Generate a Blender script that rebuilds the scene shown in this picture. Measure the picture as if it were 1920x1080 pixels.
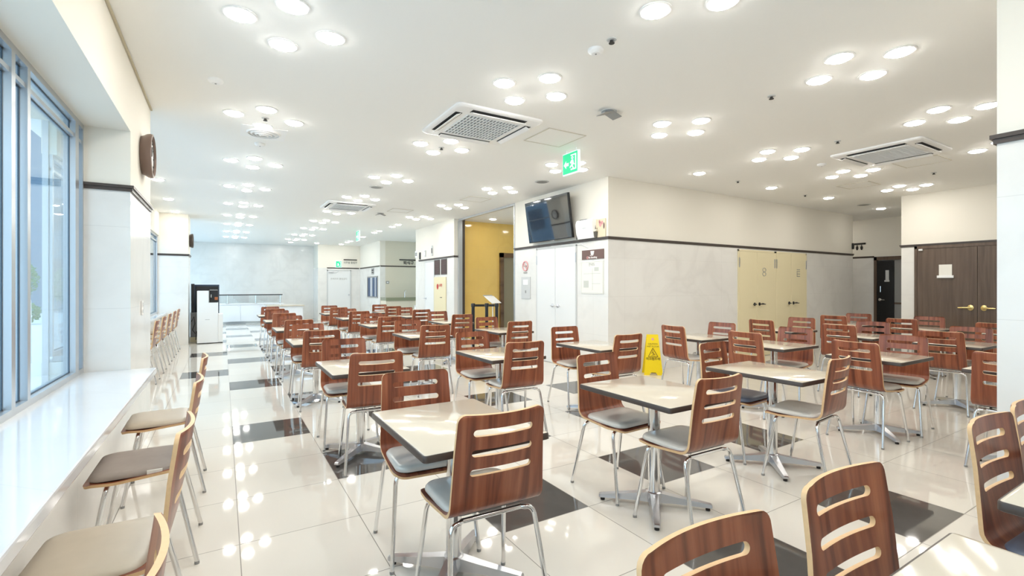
import bpy, bmesh, math, random
from mathutils import Vector, Matrix
random.seed(7)
for o in list(bpy.data.objects): bpy.data.objects.remove(o, do_unlink=True)
S = bpy.context.scene
COL = S.collection
PI = math.pi
R = math.radians

# ------------------------------------------------------------------ camera, world, exposure
cam = bpy.data.cameras.new('camera'); cam_o = bpy.data.objects.new('camera', cam); COL.objects.link(cam_o)
cam_o.location = (0, 0, 1.364); cam_o.rotation_euler = (PI/2, 0, -R(31.227))
cam.sensor_width = 36; cam.lens = 894/1920*36; cam.shift_y = -3.6/1920; cam.clip_start = 0.02; cam.clip_end = 200
S.camera = cam_o
S.view_settings.view_transform = 'Standard'; S.view_settings.look = 'None'
S.view_settings.gamma = 1; S.view_settings.use_curve_mapping = False
S.view_settings.exposure = 1.09
W = bpy.data.worlds.new('world'); S.world = W; W.use_nodes = True
bg = W.node_tree.nodes['Background']; bg.inputs[0].default_value = (0.55, 0.80, 1.0, 1); bg.inputs[1].default_value = 1.7
LAMP = 27.0                                   # radiance of a downlight lens
LAMP_COL = (1.0, 0.965, 0.905)
HC = 3.033                                    # ceiling height
HT = 2.10                                     # dark rail height

# ------------------------------------------------------------------ materials
def srgb(r, g, b):
    f = lambda c: c/12.92 if c <= .04045 else ((c+.055)/1.055)**2.4
    return (f(r/255), f(g/255), f(b/255), 1)
def mat(name, col, rough=.5, metal=0, spec=.5, coat=0, noise=0, nscale=8, emit=None):
    m = bpy.data.materials.new(name); m.use_nodes = True
    N = m.node_tree.nodes; L = m.node_tree.links; b = N['Principled BSDF']
    b.inputs['Base Color'].default_value = col; b.inputs['Roughness'].default_value = rough
    b.inputs['Metallic'].default_value = metal; b.inputs['Specular IOR Level'].default_value = spec
    b.inputs['Coat Weight'].default_value = coat; b.inputs['Coat Roughness'].default_value = .05
    if noise:
        t = N.new('ShaderNodeTexCoord'); n = N.new('ShaderNodeTexNoise'); n.inputs['Scale'].default_value = nscale
        n.inputs['Detail'].default_value = 4
        mx = N.new('ShaderNodeMix'); mx.data_type = 'RGBA'
        mx.inputs[6].default_value = tuple(c*(1-noise) for c in col[:3])+(1,); mx.inputs[7].default_value = tuple(min(1, c*(1+noise)) for c in col[:3])+(1,)
        L.new(t.outputs['Object'], n.inputs['Vector']); L.new(n.outputs['Fac'], mx.inputs[0]); L.new(mx.outputs[2], b.inputs['Base Color'])
    if emit:
        b.inputs['Emission Color'].default_value = emit[0]+(1,) if len(emit[0]) == 3 else emit[0]; b.inputs['Emission Strength'].default_value = emit[1]
    return m
class NT:
    def __init__(s, m): s.N = m.node_tree.nodes; s.L = m.node_tree.links; s.b = s.N['Principled BSDF']
    def n(s, t, **k):
        x = s.N.new(t)
        for a, v in k.items(): setattr(x, a, v)
        return x
    def put(s, node, i, v):
        if isinstance(v, bpy.types.NodeSocket): s.L.new(v, node.inputs[i])
        else: node.inputs[i].default_value = v
    def math(s, op, a, b=None, c=None):
        x = s.n('ShaderNodeMath', operation=op); s.put(x, 0, a)
        if b is not None: s.put(x, 1, b)
        if c is not None: s.put(x, 2, c)
        return x.outputs[0]
    def mix(s, f, a, b):
        x = s.n('ShaderNodeMix', data_type='RGBA'); s.put(x, 0, f); s.put(x, 6, a); s.put(x, 7, b); return x.outputs[2]
    def noise(s, vec, scale, detail=4, dist=0):
        x = s.n('ShaderNodeTexNoise'); s.put(x, 'Vector', vec); s.put(x, 'Scale', scale); s.put(x, 'Detail', detail); s.put(x, 'Distortion', dist); return x.outputs['Fac']
    def ramp(s, f, pts):
        x = s.n('ShaderNodeValToRGB'); s.put(x, 0, f); e = x.color_ramp.elements
        while len(e) < len(pts): e.new(.5)
        for q, (p, c) in zip(e, pts): q.position = p; q.color = c
        return x.outputs[0]
    def obj(s): return s.n('ShaderNodeTexCoord').outputs['Object']
    def mapping(s, vec, scale=(1, 1, 1), loc=None):
        x = s.n('ShaderNodeMapping'); s.put(x, 'Vector', vec); s.put(x, 'Scale', scale)
        if loc is not None: s.put(x, 'Location', loc)
        return x.outputs[0]
    def sep(s, v): 
        x = s.n('ShaderNodeSeparateXYZ'); s.put(x, 0, v); return x.outputs

def floor_mat():
    m = mat('floor_tile', (.8, .78, .72, 1), .06, coat=0); t = NT(m); co = t.obj(); x, y, z = t.sep(co)
    gx = t.math('DIVIDE', t.math('SUBTRACT', x, .0753), .62); gy = t.math('DIVIDE', t.math('SUBTRACT', y, 2.2766), .62)
    cx = t.math('FLOOR', gx); cy = t.math('FLOOR', gy)
    k = t.math('FLOORED_MODULO', t.math('ADD', cy, t.math('MULTIPLY', cx, 2.0)), 4.0)
    blk = t.math('LESS_THAN', k, .5)
    zone = t.math('MULTIPLY', t.math('GREATER_THAN', cx, -1.5), t.math('LESS_THAN', cx, 6.5))
    # the window aisle starts its dark tiles farther down the room
    first = t.math('MULTIPLY', t.math('SUBTRACT', .5, cx), 6.0)
    zone = t.math('MULTIPLY', zone, t.math('GREATER_THAN', cy, t.math('SUBTRACT', t.math('MINIMUM', t.math('MAXIMUM', first, -6.0), 9.0), .5)))
    blk = t.math('MULTIPLY', blk, zone)
    fx = t.math('ABSOLUTE', t.math('SUBTRACT', t.math('FRACT', gx), .5)); fy = t.math('ABSOLUTE', t.math('SUBTRACT', t.math('FRACT', gy), .5))
    gr = t.math('GREATER_THAN', t.math('MAXIMUM', fx, fy), .4965)
    w = t.n('ShaderNodeTexWhiteNoise', noise_dimensions='2D'); cv = t.n('ShaderNodeCombineXYZ'); t.put(cv, 0, cx); t.put(cv, 1, cy); t.put(w, 'Vector', cv.outputs[0])
    nz = t.noise(co, 3.0, 5, .4)
    cream = t.mix(w.outputs['Value'], srgb(222, 217, 207), srgb(227, 222, 212))
    cream = t.mix(t.math('MULTIPLY', nz, .25), cream, srgb(210, 203, 191))
    dark = t.mix(nz, srgb(74, 71, 68), srgb(100, 96, 92))
    c = t.mix(blk, cream, dark); c = t.mix(gr, c, srgb(128, 122, 112))
    t.L.new(c, t.b.inputs['Base Color'])
    t.L.new(t.math('ADD', t.math('MULTIPLY', gr, .4), .045), t.b.inputs['Roughness'])
    return m
def marble(name, base, vein, jx=1.2, jz=.6, rough=.17, vamt=.5):
    m = mat(name, base, rough); t = NT(m); co = t.obj(); x, y, z = t.sep(co)
    n1 = t.noise(co, 1.1, 8, .5); v = t.ramp(n1, [(.44, (0, 0, 0, 1)), (.5, (1, 1, 1, 1)), (.57, (0, 0, 0, 1))])
    n2 = t.noise(co, .7, 3, .3); n3 = t.noise(co, 2.2, 7, .5)
    vv = t.math('MULTIPLY', t.math('MULTIPLY', v, n2), vamt)
    cl = t.math('MULTIPLY', t.ramp(n3, [(.35, (0, 0, 0, 1)), (.75, (1, 1, 1, 1))]), .2)
    c = t.mix(t.math('ADD', vv, cl), base, vein)
    h = t.math('ADD', x, y)
    fj = t.math('ABSOLUTE', t.math('SUBTRACT', t.math('FRACT', t.math('DIVIDE', h, jx)), .5)); fz = t.math('ABSOLUTE', t.math('SUBTRACT', t.math('FRACT', t.math('DIVIDE', z, jz)), .5))
    j = t.math('MAXIMUM', t.math('GREATER_THAN', fj, .5-.002/jx), t.math('GREATER_THAN', fz, .5-.002/jz))
    c = t.mix(t.math('MULTIPLY', j, .17), c, srgb(150, 148, 142))
    t.L.new(c, t.b.inputs['Base Color']); return m
def wood(name, c1, c2, c3, rough=.32, sx=26, coat=.12, axis='x'):
    m = mat(name, c2, rough, coat=coat); t = NT(m); co = t.obj()
    oi = t.n('ShaderNodeObjectInfo'); add = t.n('ShaderNodeVectorMath', operation='ADD'); t.put(add, 0, co)
    cv = t.n('ShaderNodeCombineXYZ'); t.put(cv, 0, t.math('MULTIPLY', oi.outputs['Random'], 40.0)); t.put(add, 1, cv.outputs[0])
    sc = (sx, 1.1, 1.1) if axis == 'x' else (1.1, sx, 1.1)
    mp = t.mapping(add.outputs[0], sc)
    n1 = t.noise(mp, 1.0, 5, .6); n2 = t.noise(mp, 5.0, 3, .2)
    c = t.ramp(n1, [(.3, c1), (.5, c2), (.7, c3)])
    c = t.mix(t.math('MULTIPLY', n2, .35), c, c1)
    t.L.new(c, t.b.inputs['Base Color']); return m
def glass_mat(name, tint=(.95, .98, .99), f0=.10):
    m = bpy.data.materials.new(name); m.use_nodes = True; N = m.node_tree.nodes; L = m.node_tree.links; N.clear()
    o = N.new('ShaderNodeOutputMaterial'); mx = N.new('ShaderNodeMixShader'); g = N.new('ShaderNodeNewGeometry')
    d = N.new('ShaderNodeVectorMath'); d.operation = 'DOT_PRODUCT'; L.new(g.outputs['Normal'], d.inputs[0]); L.new(g.outputs['Incoming'], d.inputs[1])
    def mt(op, a, b):
        x = N.new('ShaderNodeMath'); x.operation = op
        for i, v in enumerate((a, b)):
            if isinstance(v, bpy.types.NodeSocket): L.new(v, x.inputs[i])
            elif v is not None: x.inputs[i].default_value = v
        return x.outputs[0]
    c = mt('ABSOLUTE', d.outputs['Value'], None); p = mt('POWER', mt('SUBTRACT', 1.0, c), 5.0)      # Schlick reflectance
    L.new(mt('ADD', mt('MULTIPLY', p, 1-f0), f0), mx.inputs[0])
    tr = N.new('ShaderNodeBsdfTransparent'); tr.inputs[0].default_value = tint+(1,); gl = N.new('ShaderNodeBsdfGlossy'); gl.inputs['Roughness'].default_value = 0.0
    L.new(tr.outputs[0], mx.inputs[1]); L.new(gl.outputs[0], mx.inputs[2]); L.new(mx.outputs[0], o.inputs[0]); return m
M = {}
M['floor'] = floor_mat()
M['paint'] = mat('cream_paint', srgb(238, 233, 221), .7)
M['ceiling'] = mat('ceiling_paint', srgb(251, 250, 246), .8)
M['marble'] = marble('white_marble', srgb(236, 234, 229), srgb(209, 206, 201), vamt=.35)
M['beige_wall'] = mat('beige_wall', srgb(222, 215, 196), .5)
M['sill'] = marble('sill_stone', srgb(216, 217, 219), srgb(200, 200, 203), 1.5, 9, .07, .2)
M['rail'] = mat('dark_rail', srgb(72, 62, 56), .35)
M['yellow'] = marble('gold_stone', srgb(246, 208, 118), srgb(222, 176, 84), .6, .6, .1, .3)
M['brown_stone'] = marble('brown_stone', srgb(120, 92, 66), srgb(60, 44, 32), 3, 3, .15, 1.2)
M['chrome'] = mat('chrome', (.80, .80, .80, 1), .12, 1)
M['alu'] = mat('brushed_aluminium', (.62, .63, .66, 1), .28, 1)
M['steel'] = mat('window_frame_metal', srgb(196, 200, 204), .3, .7)
M['walnut'] = wood('walnut_veneer', srgb(94, 46, 30), srgb(146, 80, 53), srgb(174, 105, 71))
M['birch'] = mat('birch_edge', srgb(218, 180, 134), .45, noise=.12, nscale=60)
M['silver_vinyl'] = mat('silver_vinyl', srgb(214, 208, 198), .26, .05, noise=.05, nscale=20)
M['slate_vinyl'] = mat('slate_vinyl', srgb(110, 116, 132), .35, noise=.05, nscale=20)  # dark grey cushion, with blue reflections put into the colour
M['beige_vinyl'] = mat('beige_vinyl', srgb(206, 194, 174), .35, noise=.05, nscale=20)
M['taupe'] = mat('taupe_fabric', srgb(164, 153, 144), .8, noise=.12, nscale=14)
M['pad_base'] = mat('dark_cushion_base', srgb(52, 46, 44), .7)
M['rubber'] = mat('rubber', srgb(40, 38, 36), .6)
M['laminate'] = mat('cream_laminate', srgb(206, 197, 180), .1, noise=.015, nscale=5)
M['edge'] = mat('table_edge', srgb(70, 59, 52), .4)
M['white_plastic'] = mat('white_plastic', srgb(250, 250, 249), .35)
M['white_metal'] = mat('white_enamel', srgb(236, 237, 236), .3)
M['white_door'] = mat('white_door', srgb(234, 235, 234), .35)
M['cream_door'] = mat('cream_door', srgb(236, 224, 186), .35)
M['brown_door'] = wood('brown_door', srgb(82, 66, 54), srgb(98, 80, 66), srgb(110, 92, 76), .4, 20, 0, 'y')
M['black_door'] = mat('black_door', srgb(20, 20, 22), .3)
M['brass'] = mat('brass', (.85, .68, .30, 1), .22, 1)
M['black'] = mat('black_plastic', srgb(26, 26, 28), .35)
M['screen'] = mat('tv_screen', srgb(20, 22, 26), .03, spec=1.0, coat=1)
M['grey'] = mat('grey_plastic', srgb(150, 150, 148), .5)
M['lightgrey'] = mat('light_grey', srgb(205, 206, 205), .5)
M['panel_frame'] = mat('panel_frame', srgb(214, 208, 194), .6)
M['backing'] = mat('grille_backing', srgb(120, 122, 126), .6)
M['clock_brown'] = mat('clock_brown', srgb(124, 104, 94), .35)
M['gap'] = mat('shadow_gap_strip', srgb(206, 196, 172), .7)
M['gasket'] = mat('window_gasket', srgb(70, 88, 104), .5)
M['slot'] = mat('dark_slot', srgb(40, 40, 40), .6)
M['yellow_plastic'] = mat('yellow_plastic', srgb(246, 216, 20), .4)
M['paper'] = mat('paper', srgb(240, 238, 230), .8)
M['card'] = mat('cream_card', srgb(226, 212, 184), .8)
M['print'] = mat('print_grey', srgb(160, 160, 152), .8)
M['faint'] = mat('faint_print', srgb(206, 208, 200), .8)
M['ink'] = mat('black_ink', srgb(34, 30, 26), .6)
M['olive_ink'] = mat('olive_ink', srgb(116, 92, 10), .6)
M['red'] = mat('red_print', srgb(196, 52, 48), .6)
M['pink'] = mat('pink_print', srgb(222, 160, 160), .7)
M['brown_sign'] = mat('brown_sign', srgb(112, 84, 78), .45)
M['white_print'] = mat('white_print', srgb(244, 238, 236), .6)
M['taupe_metal'] = mat('lift_door_metal', srgb(160, 148, 122), .35, .4)
M['exit_green'] = mat('exit_green', srgb(40, 190, 130), .4, emit=((.03, .80, .36), .28))
M['exit_white'] = mat('exit_white', srgb(236, 250, 244), .4, emit=((.80, 1.0, .94), .25))
M['lens'] = mat('lamp_lens', (1, 1, 1, 1), .4, emit=(LAMP_COL, LAMP))
M['glass'] = glass_mat('window_glass')
M['glass_dark'] = mat('smoked_glass', srgb(60, 70, 76), .08)
M['green_stone'] = mat('counter_stone', srgb(138, 142, 118), .2)
M['white_counter'] = mat('white_counter', srgb(236, 238, 240), .25)
M['curtain'] = mat('blue_curtain', srgb(96, 112, 140), .8)
M['curtain_white'] = mat('white_curtain', srgb(214, 218, 226), .8)
M['pave'] = mat('paving', srgb(212, 216, 222), .8, noise=.06, nscale=3)
M['leaf'] = mat('leaf', srgb(92, 132, 76), .6, noise=.25, nscale=3)
M['bark'] = mat('bark', srgb(96, 84, 72), .8, noise=.2, nscale=12)
M['terracotta'] = mat('grey_pot', srgb(104, 100, 92), .6)
M['white_flower'] = mat('white_flower', srgb(244, 240, 226), .7)
M['facade'] = mat('facade', srgb(112, 132, 150), .8, noise=.05, nscale=2)
M['navy'] = mat('navy_panel', srgb(46, 62, 82), .4)
M['copper'] = mat('copper', srgb(176, 108, 70), .3, .6)

# ------------------------------------------------------------------ mesh helpers
def box(bm, x0, x1, y0, y1, z0, z1, mi=0, bev=0, seg=2):
    vs = [bm.verts.new((x, y, z)) for x in (x0, x1) for y in (y0, y1) for z in (z0, z1)]
    fs = []
    for idx in ((0, 1, 3, 2), (4, 6, 7, 5), (0, 4, 5, 1), (2, 3, 7, 6), (0, 2, 6, 4), (1, 5, 7, 3)):
        f = bm.faces.new([vs[i] for i in idx]); f.material_index = mi; fs.append(f)
    if bev:
        es = list({e for f in fs for e in f.edges})
        r = bmesh.ops.bevel(bm, geom=es, offset=bev, segments=seg, affect='EDGES', profile=.5)
        for f in r['faces']: f.material_index = mi
    return vs
def tube(bm, pts, r, n=10, caps=True, mi=0, smooth=True):
    pts = [Vector(p) for p in pts]; rs = r if isinstance(r, (list, tuple)) else [r]*len(pts)
    rings = []; up = None
    for i, p in enumerate(pts):
        t = (pts[min(i+1, len(pts)-1)]-pts[max(i-1, 0)]).normalized()
        if up is None:
            up = Vector((0, 0, 1)) if abs(t.z) < .9 else Vector((1, 0, 0))
            up = (up-t*up.dot(t)).normalized()
        else: up = (up-t*up.dot(t)).normalized()
        sd = t.cross(up)
        rings.append([bm.verts.new(p+rs[i]*(math.cos(2*PI*k/n)*up+math.sin(2*PI*k/n)*sd)) for k in range(n)])
    for a, b in zip(rings, rings[1:]):
        for k in range(n):
            f = bm.faces.new([a[k], a[(k+1) % n], b[(k+1) % n], b[k]]); f.smooth = smooth; f.material_index = mi
    if caps:
        f = bm.faces.new(rings[0][::-1]); f.material_index = mi; f = bm.faces.new(rings[-1]); f.material_index = mi
def rrect(w, d, r, n=5):
    out = []
    for cx, cy, a0 in ((w/2-r, d/2-r, 0), (-w/2+r, d/2-r, 90), (-w/2+r, -d/2+r, 180), (w/2-r, -d/2+r, 270)):
        for k in range(n+1):
            a = R(a0+90*k/n); out.append((cx+r*math.cos(a), cy+r*math.sin(a)))
    return out
def stack(bm, outline, layers, cx=0, cy=0, smooth=True, mi=0, cap=True):
    # layers: (inset, z, material)
    rings = []
    ext = max(max(abs(x), abs(y)) for x, y in outline)
    for L in layers:
        ins, z = L[0], L[1]
        ring = []
        for x, y in outline:
            l = max(1e-6, math.hypot(x, y)); k = 1-ins/ext
            ring.append(bm.verts.new((cx+x*k, cy+y*k, z)))
        rings.append(ring)
    n = len(outline)
    for i, (a, b) in enumerate(zip(rings, rings[1:])):
        m_ = layers[i+1][2] if len(layers[i+1]) > 2 else mi
        for k in range(n):
            f = bm.faces.new([a[k], a[(k+1) % n], b[(k+1) % n], b[k]]); f.smooth = smooth; f.material_index = m_
    if cap:
        f = bm.faces.new(rings[0][::-1]); f.material_index = layers[1][2] if len(layers[1]) > 2 else mi
        f = bm.faces.new(rings[-1]); f.material_index = layers[-1][2] if len(layers[-1]) > 2 else mi; f.smooth = smooth
def disc(bm, r0, z0, r1, z1, cx=0, cy=0, n=28, mi=0):
    a = [bm.verts.new((cx+r0*math.cos(2*PI*k/n), cy+r0*math.sin(2*PI*k/n), z0)) for k in range(n)]
    b = [bm.verts.new((cx+r1*math.cos(2*PI*k/n), cy+r1*math.sin(2*PI*k/n), z1)) for k in range(n)]
    for k in range(n):
        f = bm.faces.new([a[k], a[(k+1) % n], b[(k+1) % n], b[k]]); f.material_index = mi; f.smooth = True
    return a, b
def lathe(bm, prof, n=24, cx=0, cy=0, mi=0, cap=True):
    rings = [[bm.verts.new((cx+r*math.cos(2*PI*k/n), cy+r*math.sin(2*PI*k/n), z)) for k in range(n)] for r, z in prof]
    for a, b in zip(rings, rings[1:]):
        for k in range(n):
            f = bm.faces.new([a[k], a[(k+1) % n], b[(k+1) % n], b[k]]); f.material_index = mi; f.smooth = True
    if cap:
        bm.faces.new(rings[0][::-1]).material_index = mi; bm.faces.new(rings[-1]).material_index = mi
def prism(bm, poly, h, fn, mi=0):
    # poly: 2-D outline, fn(u, v, w) -> world; extruded w in 0..h
    a = [bm.verts.new(fn(u, v, 0)) for u, v in poly]; b = [bm.verts.new(fn(u, v, h)) for u, v in poly]
    n = len(poly)
    for k in range(n): bm.faces.new([a[k], a[(k+1) % n], b[(k+1) % n], b[k]]).material_index = mi
    bm.faces.new(a[::-1]).material_index = mi; bm.faces.new(b).material_index = mi
def mk(name, bm, mats, parent=None, recalc=True, sharp=True):
    if recalc: bmesh.ops.recalc_face_normals(bm, faces=bm.faces[:])
    if sharp:
        for e in bm.edges:
            if len(e.link_faces) == 2 and (e.link_faces[0].material_index != e.link_faces[1].material_index or e.calc_face_angle(0) > R(42)): e.smooth = False
    me = bpy.data.meshes.new(name); bm.to_mesh(me); bm.free()
    if not isinstance(mats, (list, tuple)): mats = [mats]
    for m in mats: me.materials.append(M[m] if isinstance(m, str) else m)
    o = bpy.data.objects.new(name, me); COL.objects.link(o)
    if parent: o.parent = parent
    return o
def tag(o, label, cat, group=None):
    o['label'] = label; o['category'] = cat
    if group: o['group'] = group
    return o
def thing(name, label, cat, loc=(0, 0, 0), rz=0, group=None):
    o = bpy.data.objects.new(name, None); COL.objects.link(o); o.empty_display_size = .1
    o.location = loc; o.rotation_euler = (0, 0, rz); return tag(o, label, cat, group)
def struct(name, bm, mats):
    o = mk(name, bm, mats); o['kind'] = 'structure'; return o
def boxes(*bs, bev=0):
    bm = bmesh.new()
    for b in bs: box(bm, *b[:6], mi=b[6] if len(b) > 6 else 0, bev=bev)
    return bm
def dup(root, loc, rz, label, group=None, cat=None):
    r = root.copy(); COL.objects.link(r); r.location = loc; r.rotation_euler = (0, 0, rz); r['label'] = label
    if group: r['group'] = group
    if cat: r['category'] = cat
    for ch in list(root.children):
        c = ch.copy(); COL.objects.link(c); c.parent = r
        for g in ch.children:
            d = g.copy(); COL.objects.link(d); d.parent = c
    return r
def text(name, body, size, m, parent, loc, rot, extrude=.0008, bold=0, align='CENTER'):
    cu = bpy.data.curves.new(name, 'FONT'); cu.body = body; cu.size = size; cu.align_x = align; cu.align_y = 'CENTER'; cu.extrude = extrude; cu.offset = bold
    tmp = bpy.data.objects.new(name+'_tmp', cu); COL.objects.link(tmp)
    dg = bpy.context.evaluated_depsgraph_get(); me = bpy.data.meshes.new_from_object(tmp.evaluated_get(dg)); bpy.data.objects.remove(tmp, do_unlink=True)
    me.materials.clear(); me.materials.append(M[m]); me.name = name
    o = bpy.data.objects.new(name, me); COL.objects.link(o); o.parent = parent; o.location = loc; o.rotation_euler = rot; return o
ROT_W = (PI/2, 0, -PI/2)     # lettering on a face looking towards -X
ROT_S = (PI/2, 0, 0)         # lettering on a face looking towards -Y

# ------------------------------------------------------------------ the setting
struct('floor', boxes((-1.36, 14.3, -3.2, 21.9, -.12, 0)), 'floor')
bm = boxes((-1.75, 14.3, -3.2, 21.9, HC, HC+.15)); struct('ceiling', bm, 'ceiling')
def wall(name, x0, x1, y0, y1, z0=0, z1=HC, split=HT, lower='marble', upper='paint'):
    bm = bmesh.new()
    if split and z0 < split < z1: box(bm, x0, x1, y0, y1, z0, split, 0); box(bm, x0, x1, y0, y1, split, z1, 1)
    else: box(bm, x0, x1, y0, y1, z0, z1, 0)
    return struct(name, bm, [lower, upper])
wall('wall_back', -1.75, 3.26, 21.5, 21.75, split=None)
wall('wall_back_door', 3.26, 4.92, 20.4, 21.75)
wall('wall_hatch', 4.92, 5.12, 17.45, 21.75)
wall('wall_alcove', 5.12, 8.0, 17.45, 17.65, lower='beige_wall', upper='beige_wall')
wall('wall_side', 4.9, 5.07, 10.85, 13.6)
wall('wall_alcove_right', 5.07, 8.0, 13.4, 13.6, lower='beige_wall', upper='beige_wall')
wall('wall_lobby', 5.07, 9.0, 11.1, 11.3, split=None, lower='yellow')
wall('wall_middle', 5.012, 12.69, 5.444, 8.152)
wall('wall_restroom', 13.87, 14.1, 3.0, 12.0)
wall('wall_restroom_end', 12.5, 14.1, 8.3, 8.5)
wall('wall_right', 10.79, 13.87, -3.2, 3.83)
wall('wall_rear', -1.75, 10.79, -3.2, -3.0)
wall('wall_right_pillar', 3.26, 4.1, -.35, .77)
# window wall: pillars, beams, knee walls, sills
wall('wall_left_pillar', -.90, -.586, 4.49, 5.62)
wall('wall_left_far_pillar', -1.4, -.69, 13.4, 14.2)
wall('wall_left_beam', -1.3, -.586, -3.0, 4.49, 2.51, HC, None, 'paint')
wall('wall_left_middle_beam', -1.34, -1.24, 5.62, 13.4, 2.51, HC, None, 'paint')
wall('wall_left_knee', -1.0, -.586, -3.0, 4.49, 0, .70, None)
wall('wall_left_middle_knee', -1.34, -1.20, 5.62, 13.4, 0, .70, None)
wall('wall_left_outer', -1.75, -1.0, -3.2, -3.0, 0, HC, None, 'paint')
sb = bmesh.new(); box(sb, -.86, -.43, -3.0, 4.49, .70, .748, bev=.008); struct('trim_1', sb, 'sill')
sb = bmesh.new(); box(sb, -1.28, -1.10, 5.66, 13.4, .70, .748, bev=.008); struct('trim_2', sb, 'sill')
# dark rails: a moulding with two steps
def rail(name, segs):
    bm = bmesh.new()
    for (x0, x1, y0, y1, z) in segs:
        box(bm, x0-.022, x1+.022, y0-.022, y1+.022, z+.002, z+.022); box(bm, x0-.012, x1+.012, y0-.012, y1+.012, z-.022, z+.002)
    return struct(name, bm, 'rail')
rail('trim_4', [(-.88, -.586, 4.49, 5.62, 2.085)])
rail('trim_5', [(-1.38, -.69, 13.4, 14.2, 2.085)])
rail('trim_6', [(5.012, 12.69, 5.444, 8.152, HT)])
rail('trim_7', [(10.79, 13.8, -2.9, 3.83, HT)])
rail('trim_8', [(13.88, 13.9, 5.5, 8.2, 2.09)])
rail('trim_9', [(4.9, 5.05, 10.85, 13.3, HT)])
rail('trim_10', [(4.92, 5.0, 17.5, 20.35, HT)])
rail('trim_11', [(3.62, 4.86, 20.41, 20.5, HT)])
rail('trim_12', [(4.95, 7.9, 17.46, 17.5, HT)])
rail('trim_13', [(3.26, 4.1, -.33, .77, 2.085)])
# lobby opening: metal frame
bm = boxes((5.012, 5.06, 8.16, 10.84, HC-.05, HC-.002), (5.0, 5.09, 10.77, 10.845, 0, HC-.05), (5.0, 5.06, 8.155, 8.185, 0, HC-.05)); struct('trim_14', bm, 'steel')
bm = boxes((5.09, 5.2, 10.86, 11.095, 0, HC-.002)); struct('trim_15', bm, 'rail')
struct('shadow_gap_line', boxes((-.584, -.570, -3.0, 5.62, HC-.014, HC-.002)), 'gap')  # thin strip, its colour stands in for the shaded gap at the ceiling
# windows
def window(name, X, y0, y1, z0, z1, muls, transom):
    bm = bmesh.new()
    box(bm, X-.05, X+.012, y0, y1, z0, z0+.035); box(bm, X-.05, X+.012, y0, y1, z1-.035, z1)
    box(bm, X-.04, X+.004, y0, y1, transom-.012, transom+.012)
    for a, b in muls: box(bm, X-.05, X+.012, a, b, z0+.035, z1-.035)
    w = struct(name, bm, 'steel')
    kb = bmesh.new()
    for a, b in muls:
        for q in (a, b): box(kb, X-.024, X-.0185, q-.006, q+.006, z0+.03, z1-.03)
    box(kb, X-.024, X-.0185, y0, y1, z0+.033, z0+.041); box(kb, X-.024, X-.0185, y0, y1, z1-.041, z1-.033); box(kb, X-.024, X-.0185, y0, y1, transom-.018, transom-.011)
    mk('gasket', kb, 'gasket', w)
    gb = bmesh.new(); box(gb, X-.03, X-.024, y0, y1, z0+.02, z1-.02); mk('pane', gb, 'glass', w)
    return w
window('window_1', -.86, -3.0, 4.49, .748, 2.51, [(-1.2, -1.12), (.9, .98), (3.13, 3.18), (3.345, 3.39), (4.265, 4.35), (4.46, 4.49)], 2.38)
window('window_2', -1.28, 5.62, 13.4, .748, 2.51, [(5.62, 5.66), (7.5, 7.58), (9.4, 9.48), (11.4, 11.48), (13.36, 13.4)], 2.38)
bm = boxes((-1.30, -.895, 5.60, 5.64, 0, .04), (-1.30, -.895, 5.60, 5.64, HC-.05, HC-.003), (-1.33, -1.29, 5.60, 5.64, 0, HC-.003)); wr = struct('window_5', bm, 'steel')
mk('pane', boxes((-1.29, -.90, 5.617, 5.623, .04, HC-.05)), 'glass', wr)
window('window_3', -1.28, 14.2, 21.5, .0, HC-.002, [(14.2, 14.24), (16.5, 16.58), (19.0, 19.08), (21.46, 21.5)], 2.38)  # unseen far window, enlarged to full height to let in more daylight

# ------------------------------------------------------------------ doors
def lever(parent, m, loc, rz, flip=1):
    # rosette + lever on a face looking towards local -Y
    bm = bmesh.new(); rings = []
    n = 20
    for r_, d in ((.0, -.0), (.032, 0), (.032, -.008), (.022, -.014), (0.0, -.016)):
        rings.append([bm.verts.new((max(r_, .0005)*math.cos(2*PI*k/n), d, max(r_, .0005)*math.sin(2*PI*k/n))) for k in range(n)])
    for a, b in zip(rings, rings[1:]):
        for k in range(n): bm.faces.new([a[k], a[(k+1) % n], b[(k+1) % n], b[k]]).smooth = True
    tube(bm, [(0, -.01, 0), (0, -.045, 0), (flip*.02, -.055, 0), (flip*.12, -.052, -.003)], [.009, .009, .010, .008], 8)
    o = mk('handle', bm, m, parent); o.location = loc; o.rotation_euler = (0, 0, rz); return o
# door_1: white double closet doors under the screen, on the -X face of the middle wall
d = thing('door_1', '', ''); del d['label']; del d['category']; d['kind'] = 'structure'
for a, b, nm in ((6.218, 6.775, 'leaf'), (6.785, 7.347, 'leaf')):
    mk(nm, boxes((4.998, 5.010, a, b, .01, 2.03), bev=.003), 'white_door', d)
mk('frame', boxes((5.002, 5.011, 6.19, 6.215, 0, 2.06), (5.002, 5.011, 7.35, 7.375, 0, 2.06), (5.002, 5.011, 6.19, 7.375, 2.035, 2.06)), 'lightgrey', d)
for y in (6.21, 7.355): mk('hinge', boxes((4.99, 5.0, y-.008, y+.008, 1.76, 1.92)), 'alu', d)
lever(d, 'alu', (4.997, 6.70, 1.02), -PI/2, 1); lever(d, 'alu', (4.997, 6.86, 1.02), -PI/2, 1)
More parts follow.
